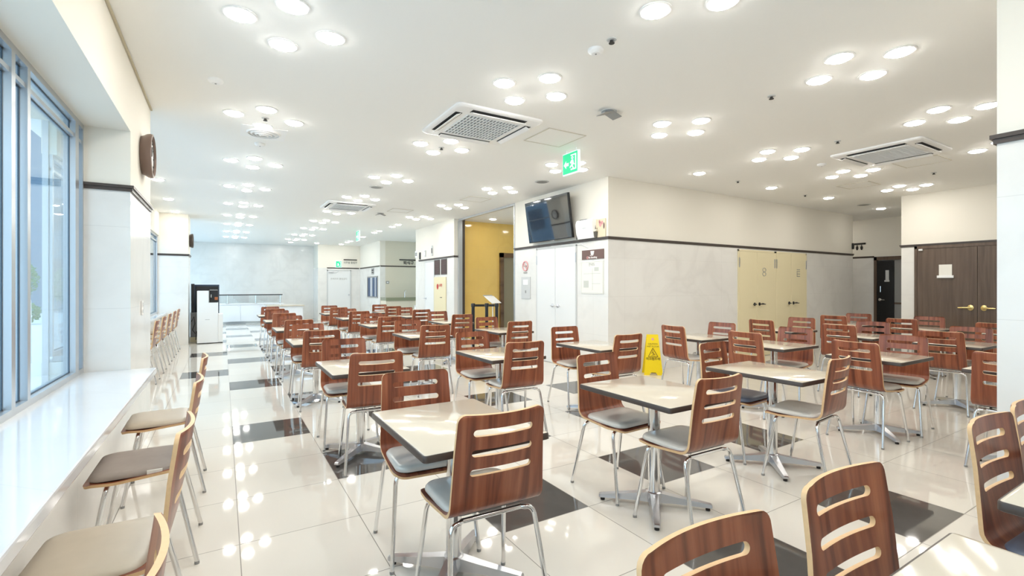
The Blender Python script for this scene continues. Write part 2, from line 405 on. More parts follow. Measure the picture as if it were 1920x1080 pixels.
# door_2 and door_3: pairs of cream closet doors on the -Y face
for nm, x0, x1 in (('door_2', 8.27, 9.43), ('door_3', 9.50, 10.60)):
    d = thing(nm, '', ''); del d['label']; del d['category']; d['kind'] = 'structure'
    xm = (x0+x1)/2-.02
    mk('leaf', boxes((x0, xm-.003, 5.428, 5.442, .01, 2.02), bev=.003), 'cream_door', d)
    mk('leaf', boxes((xm+.003, x1, 5.428, 5.442, .01, 2.02), bev=.003), 'cream_door', d)
    mk('frame', boxes((x0-.035, x0-.002, 5.432, 5.443, 0, 2.055), (x1+.002, x1+.035, 5.432, 5.443, 0, 2.055), (x0-.035, x1+.035, 5.432, 5.443, 2.022, 2.055)), 'cream_door', d)
    for x in (x0, x1): mk('hinge', boxes((x-.012, x+.012, 5.42, 5.43, 1.72, 1.90)), 'alu', d)
    lever(d, 'black', (xm-.08, 5.427, 1.015), 0, -1); lever(d, 'black', (xm+.08, 5.427, 1.015), 0, 1)
    mk('plate', boxes((xm+.155, xm+.235, 5.424, 5.4285, 1.005, 1.03)), 'black', d)
    bm = bmesh.new()
    tx = x0+.80
    if nm == 'door_2':
        for z_ in (1.68, 1.60): tube(bm, [(tx+.055*math.cos(a), 5.426, z_+.038*math.sin(a)) for a in [2*PI*k/14 for k in range(15)]], .006, 5)
    else:
        for z_ in (1.70, 1.66, 1.61, 1.56): box(bm, tx-.06, tx+.06, 5.424, 5.4285, z_, z_+.014)
        box(bm, tx-.055, tx-.045, 5.424, 5.4285, 1.56, 1.67)
    mk('stencil', bm, 'print', d)
# door_4: brown double door in the right wall
d = thing('door_4', '', ''); del d['label']; del d['category']; d['kind'] = 'structure'
ys = 2.778
mk('frame', boxes((10.755, 10.789, 3.585, 3.625, 0, 2.085), (10.755, 10.789, 1.93, 1.97, 0, 2.085), (10.755, 10.789, 1.93, 3.625, 2.035, 2.085)), 'brown_door', d)
mk('leaf', boxes((10.765, 10.788, ys+.003, 3.585, .01, 2.035), bev=.002), 'brown_door', d)
mk('leaf', boxes((10.765, 10.788, 1.97, ys-.003, .01, 2.035), bev=.002), 'brown_door', d)
lever(d, 'brass', (10.764, 2.86, 1.0), -PI/2, -1); lever(d, 'brass', (10.764, 2.695, 1.0), -PI/2, 1)
for q in d.children:
    if q.name.startswith('handle'): q.scale = (1.25, 1.1, 1.5)
mk('closer', boxes((10.74, 10.764, 3.50, 3.56, 2.0, 2.03), bev=.004), 'white_metal', d)
# door_5: black restroom door standing in a brown frame
d = thing('door_5', '', ''); del d['label']; del d['category']; d['kind'] = 'structure'
mk('frame', boxes((13.80, 13.869, 5.40, 5.46, 0, 2.085), (13.80, 13.869, 4.5, 5.46, 2.0, 2.085), (13.80, 13.869, 4.44, 4.5, 0, 2.085)), 'brown_door', d)
mk('leaf', boxes((13.82, 13.86, 5.055, 5.40, .01, 1.985), bev=.003), 'black_door', d)
mk('side_panel', boxes((13.84, 13.866, 4.5, 5.05, .01, 2.0)), 'grey', d)
mk('panel_rail', boxes((13.825, 13.84, 4.5, 5.05, .93, .97)), 'brown_door', d)
lever(d, 'chrome', (13.819, 5.34, 1.03), -PI/2, 1)
bm = bmesh.new(); tube(bm, [(13.82, 5.315, 1.21), (13.79, 5.315, 1.22), (13.79, 5.315, 1.36), (13.82, 5.315, 1.37)], .01, 8); mk('pull', bm, 'chrome', d)
mk('plate', boxes((13.812, 13.82, 5.15, 5.22, 1.5, 1.75), (13.805, 13.82, 5.14, 5.24, 1.47, 1.51)), 'lightgrey', d)
# door_6: white door on the far wall
d = thing('door_6', '', ''); del d['label']; del d['category']; d['kind'] = 'structure'
mk('frame', boxes((3.60, 3.64, 20.375, 20.399, 0, 2.02), (4.51, 4.55, 20.375, 20.399, 0, 2.02), (3.60, 4.55, 20.375, 20.399, 1.985, 2.02)), 'lightgrey', d)
mk('leaf', boxes((3.64, 4.51, 20.38, 20.398, .01, 1.985), bev=.003), 'white_door', d)
bm = bmesh.new(); tube(bm, [(4.45, 20.38, 1.0), (4.45, 20.33, 1.0)], [.018, .032], 12); mk('knob', bm, 'alu', d)
bm = bmesh.new(); box(bm, 3.66, 3.86, 20.335, 20.378, 1.90, 1.95, bev=.005); tube(bm, [(3.74, 20.34, 1.92), (3.95, 20.30, 1.90), (4.05, 20.36, 1.975)], .008, 6); mk('closer', bm, 'alu', d)
text('lettering', '관계자외 출입금지', .085, 'print', d, (4.06, 20.379, 1.655), ROT_S)
# door_7: closet door beside the vents
d = thing('door_7', '', ''); del d['label']; del d['category']; d['kind'] = 'structure'
mk('leaf', boxes((4.888, 4.899, 12.16, 12.80, .01, 2.02), bev=.003), 'white_door', d)
mk('frame', boxes((4.89, 4.8995, 12.12, 12.155, 0, 2.05), (4.89, 4.8995, 12.805, 12.84, 0, 2.05), (4.89, 4.8995, 12.12, 12.84, 2.025, 2.05)), 'lightgrey', d)
lever(d, 'alu', (4.887, 12.72, 1.02), -PI/2, -1)
# door_8: lift doors with a brown stone surround
d = thing('door_8', '', ''); del d['label']; del d['category']; d['kind'] = 'structure'
mk('frame', boxes((6.33, 6.43, 11.02, 11.099, 0, 2.25), (7.75, 7.85, 11.02, 11.099, 0, 2.25), (6.33, 7.85, 11.02, 11.099, 2.13, 2.25)), 'brown_stone', d)
mk('leaf', boxes((6.43, 7.088, 11.07, 11.098, .01, 2.13)), 'taupe_metal', d); mk('leaf', boxes((7.092, 7.75, 11.07, 11.098, .01, 2.13)), 'taupe_metal', d)

# ------------------------------------------------------------------ chair prototype
def chair_shell():
    key = [(-.232, .878), (-.176, .475), (.09, .452), (.168, .458), (.205, .446)]
    rad = [0, .062, .3, .06, 0]
    pts = []
    K = [Vector(k) for k in key]
    for i, p in enumerate(K):
        if i in (0, len(K)-1): pts.append(p); continue
        a = (K[i-1]-p).normalized(); b = (K[i+1]-p).normalized(); ang = a.angle(b)
        tl = min(rad[i]/math.tan(ang/2), .4*min((K[i-1]-p).length, (K[i+1]-p).length)); r_ = tl*math.tan(ang/2)
        c = p+(a+b).normalized()*(r_/math.sin(ang/2)); v0 = p+a*tl-c; v1 = p+b*tl-c
        n = 8; tot = v0.angle_signed(v1)
        for k in range(n+1):
            q = v0.copy(); q.rotate(Matrix.Rotation(-tot*k/n, 2)); 
            pts.append(c+q)
    d = [0]
    for a, b in zip(pts, pts[1:]): d.append(d[-1]+(b-a).length)
    tot = d[-1]
    def at(s):
        s = min(max(s, 0), tot)
        for i in range(len(d)-1):
            if s <= d[i+1]+1e-9:
                f = (s-d[i])/max(1e-9, d[i+1]-d[i]); p = pts[i].lerp(pts[i+1], f)
                e = .012
                return p
        return pts[-1]
    def frame(s):
        p = at(s); t = (at(s+.006)-at(s-.006)).normalized()
        return p, Vector((-t.y, t.x))*1.0     # forward / upward normal in (y, z)
    r = .0140; A = .128
    slots = [.070, .150, .229]
    ulist = [0, .15, .3, .45, .57]+[(A-r)/.19+ (r/.19)*f for f in (0, .35, .6, .8, .93, 1.0)]+[.75, .85, .93, 1.0]
    us = sorted({round(u, 5) for u in ulist} | {-round(u, 5) for u in ulist})
    def h(x):
        x = abs(x)
        if x <= A-r: return r
        if x >= A-1e-6: return .0012
        return max(.0012, math.sqrt(max(0, r*r-(x-(A-r))**2)))
    rows = [('s', v) for v in (0, .0025, .008, .016, .026, .036)]
    prev = .036
    for sc in slots:
        for v in (prev+(sc-.02-prev)*.6,): rows.append(('s', v))
        rows += [('e', sc, -1), ('e', sc, 1)]; prev = sc+.02
    back_len = d[1]
    rows += [('s', v) for v in (.26, .30, .33)]
    s = max(.345, back_len-.005)
    while s < tot-.085: rows.append(('s', s)); s += .016
    rows += [('s', tot-v) for v in (.075, .055, .04, .028, .018, .009, .003, 0)]
    bend = d[1]
    def half(s):
        w = .189+.018*min(1, s/.38)
        rc = .030
        if s < rc: w -= rc-math.sqrt(max(0, rc*rc-(rc-s)**2))
        q = tot-s; rf = .06
        if q < rf: w -= rf-math.sqrt(max(0, rf*rf-(rf-q)**2))
        return w
    def bow(s): return .026*max(0, min(1, (bend+.01-s)/.22))
    t = .0065
    bm = bmesh.new(); F = []; B = []
    for row in rows:
        fr = []; br = []
        for u in us:
            s0 = row[1] if row[0] == 's' else row[1]+row[2]*h(u*.19)
            p, n = frame(s0); w = half(s0) if row[0] == 's' else .189+.018*min(1, s0/.38)
            off = bow(s0)*(u*u-.6)
            fr.append(bm.verts.new((u*w, p.x+n.x*(off+t), p.y+n.y*(off+t)))); br.append(bm.verts.new((u*w, p.x+n.x*(off-t), p.y+n.y*(off-t))))
        F.append(fr); B.append(br)
    nr, nc = len(rows), len(us)
    solid = [[True]*(nc-1) for _ in range(nr-1)]
    for i in range(nr-1):
        if rows[i][0] == 'e' and rows[i][2] == -1 and rows[i+1][0] == 'e' and rows[i+1][1] == rows[i][1]:
            for j in range(nc-1):
                if max(abs(us[j]), abs(us[j+1]))*.19 <= A+1e-4: solid[i][j] = False
    for i in range(nr-1):
        for j in range(nc-1):
            if not solid[i][j]: continue
            f = bm.faces.new([F[i][j], F[i+1][j], F[i+1][j+1], F[i][j+1]]); f.smooth = True
            f = bm.faces.new([B[i][j], B[i][j+1], B[i+1][j+1], B[i+1][j]]); f.smooth = True
            for (di, dj, e) in ((-1, 0, ((i, j), (i, j+1))), (1, 0, ((i+1, j), (i+1, j+1))), (0, -1, ((i, j), (i+1, j))), (0, 1, ((i, j+1), (i+1, j+1)))):
                a, b = i+di, j+dj
                if not (0 <= a < nr-1 and 0 <= b < nc-1) or not solid[a][b]:
                    (p, q), (r1, s1) = e
                    g = bm.faces.new([F[p][q], F[r1][s1], B[r1][s1], B[p][q]]); g.material_index = 1; g.smooth = True
    return bm
def arc(p0, p1, p2, n=6):
    p0, p1, p2 = Vector(p0), Vector(p1), Vector(p2)
    return [p0*(1-t)**2+p1*2*t*(1-t)+p2*t*t for t in [k/n for k in range(n+1)]]
def cushion(bm, w=.385, dd=.335, z0=0.0, thick=.036):
    o = rrect(w, dd, .06, 6)
    stack(bm, o, [(.006, z0, 1), (.0, z0+.006, 1), (-.001, z0+.012, 0), (.001, z0+thick*.6, 0), (.008, z0+thick*.85, 0), (.022, z0+thick*.97, 0), (.06, z0+thick*1.08, 0), (.13, z0+thick*1.12, 0)])
def make_chair(cush, label):
    t = thing('dining_chair', label, 'chair')
    mk('shell', chair_shell(), ['walnut', 'birch'], t)
    bm = bmesh.new(); cushion(bm); c = mk('cushion', bm, [cush, 'pad_base'], t); c.location = (0, .023, .4605)
    for sx, sy in ((-1, 1), (1, 1), (-1, -1), (1, -1)):
        y0, yf = (.105, .19) if sy > 0 else (-.13, -.232)
        top = Vector((sx*.135, y0, .436)); foot = Vector((sx*.222, yf, .012))
        knee = Vector((sx*.188, y0+(.012 if sy > 0 else -.012), .436))
        dirv = (foot-knee).normalized()
        bm = bmesh.new(); tube(bm, [top]+arc(knee+Vector((-sx*.04, 0, 0)), knee, knee+dirv*.05)+[foot], .0105, 10)
        lg = mk('leg', bm, 'chrome', t)
        bm = bmesh.new(); lathe(bm, [(.0112, 0), (.0115, .014)], 10, foot.x, foot.y); mk('foot_cap', bm, 'grey', lg)
    for y in (.105, -.13):
        bm = bmesh.new(); tube(bm, [(-.135, y, .436), (.135, y, .436)], .0105, 10); mk('cross_bar', bm, 'chrome', t)
    return t
CH = {'silver': make_chair('silver_vinyl', ''), 'beige': make_chair('beige_vinyl', ''), 'slate': make_chair('slate_vinyl', ''), 'taupe': make_chair('taupe', '')}
bm = boxes((-.03, .03, -.004, .004, -.006, .012)); tg = mk('care_tag', bm, 'paper', [c for c in CH['taupe'].children if c.name.startswith('cushion')][0])
tg.location = (-.193, -.085, .014); tg.rotation_euler = (0, 0, PI/2)
used = set()
def place_chair(kind, bx, by, face, dev, label, group):
    """bx, by: middle of the top of the backrest; face: heading of the sitter in degrees from +Y, counter-clockwise"""
    a = R(face+dev); fx, fy = -math.sin(a), math.cos(a); loc = (bx+fx*.235, by+fy*.235, 0)
    p = CH[kind]
    if kind not in used:
        used.add(kind); p.location = loc; p.rotation_euler = (0, 0, a); p['label'] = label; p['group'] = group; return p
    return dup(p, loc, a, label, group)

# ------------------------------------------------------------------ table prototype
def make_table(w, d, label):
    t = thing('dining_table', label, 'table')
    bm = bmesh.new(); o = rrect(w-.012, d-.012, .010, 3); stack(bm, o, [(0, .704), (0, .7186), (.0015, .72)]); mk('tabletop', bm, 'laminate', t)
    bm = bmesh.new(); o = rrect(w, d, .016, 3); stack(bm, o, [(.004, .689), (0, .692), (0, .713), (.003, .7185), (.0055, .7188)]); mk('edge_band', bm, 'edge', t)
    bm = bmesh.new(); lathe(bm, [(.036, .07), (.036, .668), (.05, .67), (.05, .688)], 20); mk('column', bm, 'chrome', t)
    bm = bmesh.new(); lathe(bm, [(.05, .028), (.052, .06), (.046, .085), (.038, .09)], 20); mk('hub', bm, 'alu', t)
    for k in range(4):
        a = PI/4+k*PI/2; c, s = math.cos(a), math.sin(a)
        bm = bmesh.new()
        secs = [(.03, .034, .028, .086), (.12, .030, .030, .070), (.33, .020, .020, .040), (.338, .018, .022, .036)]
        rings = []
        for q, hw, zb, zt in secs:
            rings.append([bm.verts.new((q*c-v*s, q*s+v*c, z)) for v, z in ((-hw, zb), (hw, zb), (hw*.75, zt), (-hw*.75, zt))])
        for A_, B_ in zip(rings, rings[1:]):
            for i in range(4): bm.faces.new([A_[i], A_[(i+1) % 4], B_[(i+1) % 4], B_[i]])
        bm.faces.new(rings[0][::-1]); bm.faces.new(rings[-1])
        ft = mk('foot', bm, 'alu', t)
        bm = bmesh.new(); lathe(bm, [(.014, 0), (.014, .012), (.006, .013), (.006, .024)], 10, .315*c, .315*s); mk('glide', bm, 'rubber', ft)
    return t
ORD = ['first', 'second', 'third', 'fourth', 'fifth', 'sixth']
ROWN = ['table row nearest the window', 'second table row from the window', 'third table row from the window']
TBL = make_table(.585, .75, '')
first_t = True
GT = 'two-seat tables in the long rows'; GC = 'slotted chairs at the long table rows'
cols_x = [.945, 2.27, 3.53]
rows_y = [2.085, 3.98, 6.06, 7.96, 9.92, 11.83]
near_y = [1.602, 3.497, 5.576, 7.476, 9.436, 11.346]
far_y = [2.63, 4.58, 6.62, 8.60, 10.58, 12.55]
devs = {(0, 0, 'n'): -2, (0, 0, 'f'): -5, (0, 1, 'n'): -6, (0, 1, 'f'): -3, (1, 0, 'f'): 3, (1, 0, 'n'): -1, (1, 1, 'n'): -4, (2, 0, 'f'): 4, (2, 0, 'n'): 6, (2, 1, 'f'): -3, (0, 2, 'n'): -5, (1, 2, 'n'): -5, (2, 2, 'n'): -4}
xoff = {(0, 0): -.005, (0, 1): .02, (1, 0): .03, (1, 1): .0, (2, 0): .06, (2, 1): -.02}
for ci, X in enumerate(cols_x):
    for ri, Y in enumerate(rows_y):
        tx = X+xoff.get((ci, ri), 0)
        lab = f'cream topped pedestal table, {ORD[ri]} from the camera in the {ROWN[ci]}'
        if first_t: TBL.location = (tx, Y, 0); TBL['label'] = lab; TBL['group'] = GT; first_t = False
        else: dup(TBL, (tx, Y, 0), 0, lab, GT)
        kind = 'silver'
        place_chair(kind, tx+random.uniform(-.01, .01), near_y[ri], 0, devs.get((ci, ri, 'n'), random.uniform(-3, 1)), f'walnut slotted chair on near side of {ORD[ri]} table, {ROWN[ci]}', GC)
        kf = 'slate' if (ci, ri) == (2, 0) else 'silver'
        place_chair(kf, tx+random.uniform(-.01, .01), far_y[ri], 180, devs.get((ci, ri, 'f'), random.uniform(-3, 1)), f'walnut slotted chair on far side of {ORD[ri]} table, {ROWN[ci]}', GC)
# right-hand area: tables turned sideways
TB2 = None
GT2 = 'sideways tables before the brown door'; GC2 = 'slotted chairs at the sideways tables'
CN = ['left', 'middle', 'right']; RN = ['front', 'second', 'third', 'rearmost']
r_chairs = {(0, 0): [(4.79, 1.08, 0)], (0, 1): [(4.72, 2.02, -4), (5.77, 2.03, 7)], (0, 2): [(4.722, 3.05, 0), (5.76, 3.06, 4)], (0, 3): [(4.715, 3.99, -5), (5.70, 3.98, 4)],
            (1, 1): [(6.60, 2.0, 5), (7.62, 2.02, 2)], (1, 2): [(6.625, 3.01, 6), (7.64, 3.03, 6)], (1, 3): [(6.64, 4.03, -3), (7.66, 3.98, 6)],
            (2, 1): [(8.64, 2.06, 2)], (2, 2): [(8.64, 3.07, 4), (9.63, 3.05, 8)], (2, 3): [(8.60, 3.98, 5), (9.62, 4.03, 6)]}
for (c, r), cs in r_chairs.items():
    tx = [5.20, 7.11, 9.12][c]; ty = [1.05, 2.0, 2.98, 3.95][r]+(.0 if c else .02)
    if (c, r) == (0, 0): tx = 5.28
    if (c, r) == (1, 1): tx = 7.09
    lab = f'cream topped pedestal table standing sideways, {RN[r]} in the {CN[c]} file, right-hand area'
    if TB2 is None: TB2 = make_table(.69, .60, lab); TB2.location = (tx, ty, 0); TB2['group'] = GT2
    else: dup(TB2, (tx, ty, 0), 0, lab, GT2)
    for k, (bx, by, dv) in enumerate(cs):
        left = k == 0
        place_chair('silver', bx, by, -90 if left else 90, dv, f'walnut slotted chair at {"left" if left else "right"} end of {RN[r]} sideways table, {CN[c]} file', GC2)
# foreground tables, cut by the lower edge of the picture
T3 = make_table(1.12, .72, 'wide cream table at the bottom edge, before the two nearest chairs'); T3.location = (1.08, .115, 0)
dup(T3, (2.55, .113, 0), 0, 'wide cream table at the bottom right corner, beside the white pillar')
place_chair('silver', .83, .625, 180, -2, 'walnut slotted chair nearest the bottom edge, left of its pair', 'chairs at the foreground tables')
place_chair('silver', 1.38, .625, 180, -2, 'walnut slotted chair at bottom edge, right one of the nearest pair', 'chairs at the foreground tables')
place_chair('slate', 2.43, .605, 180, -3, 'walnut chair with slate cushion tinted by painted blue reflection before the white right pillar', 'chairs at the foreground tables')
place_chair('silver', 2.90, .605, 180, -2, 'walnut slotted chair cut off by the right picture edge, beside the pillar', 'chairs at the foreground tables')
# chairs along the window sill
GW = 'chairs along the window counter'
for k, (kind, y, lab) in enumerate((('beige', 1.10, 'walnut chair at the window counter, nearest the camera, only its backrest visible'), ('beige', 2.07, 'walnut chair with beige cushion at window counter, lower left corner'),
                                    ('taupe', 3.03, 'walnut chair with taupe fabric cushion and white tag, at window counter'), ('beige', 3.97, 'walnut chair with beige cushion at window counter, beside the clock pillar'))):
    place_chair(kind, -.106, y, 90, [0, -2, 0, 1][k], lab, GW)
for k, y in enumerate((8.43, 9.40, 10.36, 11.33, 12.28)):
    place_chair('beige', -.79, y, 90, 0, f'walnut chair at the far window counter between the pillars, {ORD[k]} from the camera', 'chairs at the far window counter')
for k, v in CH.items():
    if k not in used: bpy.data.objects.remove(v)

# ------------------------------------------------------------------ ceiling things
def make_downlight():
    t = thing('downlight', '', 'ceiling light')
    bm = bmesh.new(); lathe(bm, [(.098, 0), (.098, -.004), (.088, -.008), (.080, -.006), (.080, -.0005)], 28, cap=False); mk('trim_ring', bm, 'white_plastic', t)
    bm = bmesh.new(); lathe(bm, [(.081, -.0015), (.078, -.009), (.066, -.017), (.045, -.022), (.02, -.024)], 28); mk('lens', bm, 'lens', t)
    return t
DL = make_downlight(); dl_used = False
def downlight(x, y, lab, group):
    global dl_used
    if not dl_used: DL.location = (x, y, HC); DL['label'] = lab; DL['group'] = group; dl_used = True
    else: dup(DL, (x, y, HC), 0, lab, group)
CROW = ['lamp row nearest the windows', 'second lamp row from the windows', 'third lamp row from the windows', 'fourth lamp row from the windows', 'fifth lamp row from the windows', 'rightmost lamp row']
cl = {0: (.355, [1.5, 3.37, 5.32, 7.32, 9.22, 11.16, 13.0, 14.83, 16.82, 18.68]), 1: (2.24, [1.75, 3.38, 5.32, 7.31, 9.21, 11.2, 13.02, 14.77, 16.78, 18.58]),
      2: (4.12, [1.74, 3.39, 5.31, 7.2, 9.18, 11.13]), 3: (6.035, [1.76, 3.41]), 4: (7.95, [1.78, 3.42]), 5: (9.88, [3.44])}
NTH = ORD+['seventh', 'eighth', 'ninth', 'tenth']
for k, (cx, ys_) in cl.items():
    for i, cy in enumerate(ys_):
        for nm, dx, dy in (('left', -.265, 0), ('near', 0, -.27), ('far', 0, .27), ('right', .265, 0)):
            if (k, i, nm) in ((1, 5, 'near'),): continue
            downlight(cx+dx, cy+dy, f'added unseen downlight, {nm} lamp of {NTH[i]} diamond of four, {CROW[k]}', 'downlights in the ceiling')
for k, cx in enumerate((.355, 2.24, 4.12)):  # lamps added out of view to brighten the foreground
    for nm, dx, dy in (('left', -.265, 0), ('near', 0, -.27), ('far', 0, .27), ('right', .265, 0)):
        downlight(cx+dx, -.15+dy, f'added unseen downlight, {nm} lamp of the diamond above the camera, {CROW[k]}', 'downlights in the ceiling')
for i, y in enumerate((6.3, 7.5)): downlight(13.25, y, f'added unseen downlight in the restroom corridor, {["nearer", "farther"][i]} one', 'added restroom corridor downlights')  # hidden lamps added to lighten the restroom alcove
for x, y, w in ((6.02, 4.59, 'first'), (7.95, 4.63, 'second'), (9.78, 4.6, 'third'), (12.09, 4.65, 'fourth')):
    downlight(x, y, f'single round downlight along the middle wall, {w} from the white corner', 'single downlights along the middle wall')
for i, (x, y) in enumerate(((4.06, 12.63), (4.06, 13.17), (4.04, 14.39), (4.03, 14.9), (4.05, 16.4), (4.03, 18.17), (4.03, 18.7), (4.02, 19.72), (3.11, 19.72), (2.19, 19.81))):
    w = ['nearest', 'second', 'third', 'fourth', 'fifth', 'sixth', 'seventh', 'eighth', 'ninth', 'tenth'][i]
    downlight(x, y, f'single round downlight near the far hatch wall, {w} counting away from the lobby', 'single downlights near the far wall')
for i, (x, y) in enumerate(((-.87, 9.24), (-.89, 11.2), (-.91, 13.0))):
    downlight(x, y, f'single round downlight over the far window counter, {["nearest", "middle", "farthest"][i]} one', 'downlights over the far window counter')
for i, (x, y) in enumerate(((5.95, 9.2), (5.75, 10.4), (7.4, 9.6))):
    downlight(x, y, f'round downlight inside the golden lobby, {["nearest", "middle", "rightmost"][i]} one', 'lobby downlights')
for i, (x, y) in enumerate(((6.2, 15.3),)):
    downlight(x, y, 'added unseen downlight in the beige kitchen alcove', 'added alcove downlights')  # out-of-sight lamp added to light the kitchen alcove

def make_cassette(label, loc, s=.95, warm=False):
    t = thing('ceiling_air_conditioner', label, 'air conditioner', loc)
    bm = bmesh.new(); o = rrect(s, s, .05, 4); stack(bm, o, [(0, -.001), (0, -.018), (.012, -.028), (.03, -.030)]); mk('panel', bm, 'white_plastic', t)
    g = .29
    bm = bmesh.new()
    n = 16
    for k in range(n+1):
        q = -g+2*g*k/n; box(bm, q-.005, q+.005, -g, g, -.040, -.030)
        if k % 2 == 0: box(bm, -g, g, q-.004, q+.004, -.038, -.030)
    gr = mk('grille', bm, 'white_plastic', t)
    mk('grille_backing', boxes((-g, g, -g, g, -.0315, -.0302)), 'backing', gr)
    for k in range(4):
        a = k*PI/2
        bm = bmesh.new(); box(bm, -.30, .30, .352, .422, -.0325, -.0305); sl = mk('louvre_slot', bm, 'slot', t); sl.rotation_euler = (0, 0, a)
        bm = bmesh.new(); vs = box(bm, -.295, .295, -.026, .026, -.004, .004, bev=.003); fl = mk('flap', bm, 'white_plastic', sl); fl.location = (0, .388, -.046); fl.rotation_euler = (R(-24), 0, 0)
    return t
AC = make_cassette('large white ceiling air conditioner with square grille, above the middle table rows', (2.29, 4.40, HC)); AC['group'] = 'ceiling air conditioners'
dup(AC, (7.10, 2.64, HC), 0, 'ceiling air conditioner on the right, above the sideways tables', 'ceiling air conditioners')
dup(AC, (2.22, 10.22, HC), 0, 'small looking far ceiling air conditioner, above the far table rows', 'ceiling air conditioners')
def hatch(x, y, s, lab):
    bm = bmesh.new(); h_ = s/2
    box(bm, -h_, h_, -h_, h_, -.004, -.0005)
    t = mk('access_panel', bm, 'ceiling'); tag(t, lab, 'access panel', 'ceiling access panels'); t.location = (x, y, HC)
    bm = boxes((-h_-.012, -h_, -h_-.012, h_+.012, -.007, 0), (h_, h_+.012, -h_-.012, h_+.012, -.007, 0), (-h_, h_, -h_-.012, -h_, -.007, 0), (-h_, h_, h_, h_+.012, -.007, 0)); mk('frame', bm, 'panel_frame', t)
hatch(3.19, 4.34, .48, 'square access panel beside the large air conditioner, left of the exit sign')
hatch(8.0, 2.62, .47, 'square access panel beside the right-hand air conditioner')
hatch(8.98, 3.77, .44, 'square access panel between lamps, before the cream closet doors')
hatch(4.15, 8.2, .44, 'square access panel in front of the golden lobby opening')
hatch(3.35, 10.3, .44, 'far square access panel beside the far air conditioner')
def ceiling_disc(name, x, y, prof, m, lab, cat, group):
    bm = bmesh.new(); lathe(bm, prof, 24); o = mk(name, bm, m); o.location = (x, y, HC); tag(o, lab, cat, group); return o
SP = [(2.25, 2.41, 'near the top edge, left of the front lamps'), (4.12, 2.40, 'between the third row front diamonds'), (6.05, 2.75, 'left of the right-hand air conditioner'), (.36, 5.32, 'inside a diamond near the round vent'),
      (2.25, 5.35, 'below the large air conditioner'), (7.0, 4.62, 'near the middle wall'), (8.94, 2.78, 'right of the access panel'), (9.13, 4.69, 'near the cream closets')]
for x, y, w in SP:
    t = thing('sprinkler_head', f'small round ceiling sprinkler {w}', 'sprinkler', (x, y, HC), 0, 'ceiling sprinklers')
    bm = bmesh.new(); lathe(bm, [(.034, 0), (.034, -.004), (.024, -.007)], 20); mk('escutcheon', bm, 'lightgrey', t)
    bm = bmesh.new(); lathe(bm, [(.012, -.007), (.012, -.022), (.02, -.024), (.02, -.027)], 14); mk('nozzle', bm, 'slot', t)
for x, y, w in ((2.25, 2.57, 'beside the front sprinkler at the top'), (-.05, 4.54, 'near the window beam'), (.37, 6.3, 'beyond the round vent'), (7.0, 3.38, 'between right-hand lamp diamonds')):
    t = thing('smoke_detector', f'white round smoke detector {w}', 'smoke detector', (x, y, HC), 0, 'smoke detectors')
    bm = bmesh.new(); lathe(bm, [(.055, 0), (.055, -.012), (.05, -.02), (.03, -.032)], 24); mk('body', bm, 'white_plastic', t)
    bm = bmesh.new(); lathe(bm, [(.008, -.032), (.006, -.036)], 10); mk('indicator', bm, 'grey', t)
for x, y, w in ((2.21, 8.06, 'flat grey round vent above the second table row'), (4.36, 6.27, 'flat grey round vent beside the screen wall'), (11.24, 4.62, 'flat grey round vent near the restroom corner')):
    t = thing('ceiling_speaker', w, 'speaker', (x, y, HC), 0, 'round grey ceiling speakers')
    bm = bmesh.new(); lathe(bm, [(.115, 0), (.115, -.004), (.10, -.008), (.04, -.009)], 28); mk('cover', bm, 'lightgrey', t)
    bm = bmesh.new(); lathe(bm, [(.09, -.0085), (.085, -.0105)], 28); mk('mesh_disc', bm, 'grey', t)
t = thing('round_air_vent', 'white round ceiling diffuser beside the lamp diamond near the window', 'vent', (.38, 5.85, HC))
bm = bmesh.new(); box(bm, -.22, .22, -.22, .22, -.004, -.0003); mk('base_plate', bm, 'white_plastic', t)
for k, r_ in enumerate((.17, .13, .09, .05)):
    bm = bmesh.new(); lathe(bm, [(r_, -.004-.006*k), (r_-.012, -.018-.006*k), (r_-.02, -.018-.006*k), (r_-.012, -.004-.006*k)], 30, cap=False); mk('ring', bm, 'white_plastic', t)
for x, y, lab in ((3.15, 3.41, 'dark underside tent-shaped ceiling unit right of the large air conditioner'), (3.09, 10.9, 'far dark tent-shaped ceiling unit near the far air conditioner')):
    t = thing('motion_sensor', lab, 'sensor', (x, y, HC), 0, 'tent-shaped ceiling units')
    bm = bmesh.new(); lathe(bm, [(.075, 0), (.075, -.006), (.05, -.012)], 24); mk('base', bm, 'lightgrey', t)
    for sx in (-1, 1):
        bm = bmesh.new(); box(bm, -.06, .06, -.06, .06, -.004, .004, bev=.002); w = mk('wing', bm, 'grey', t); w.location = (sx*.05, 0, -.030); w.rotation_euler = (0, sx*R(18), 0)

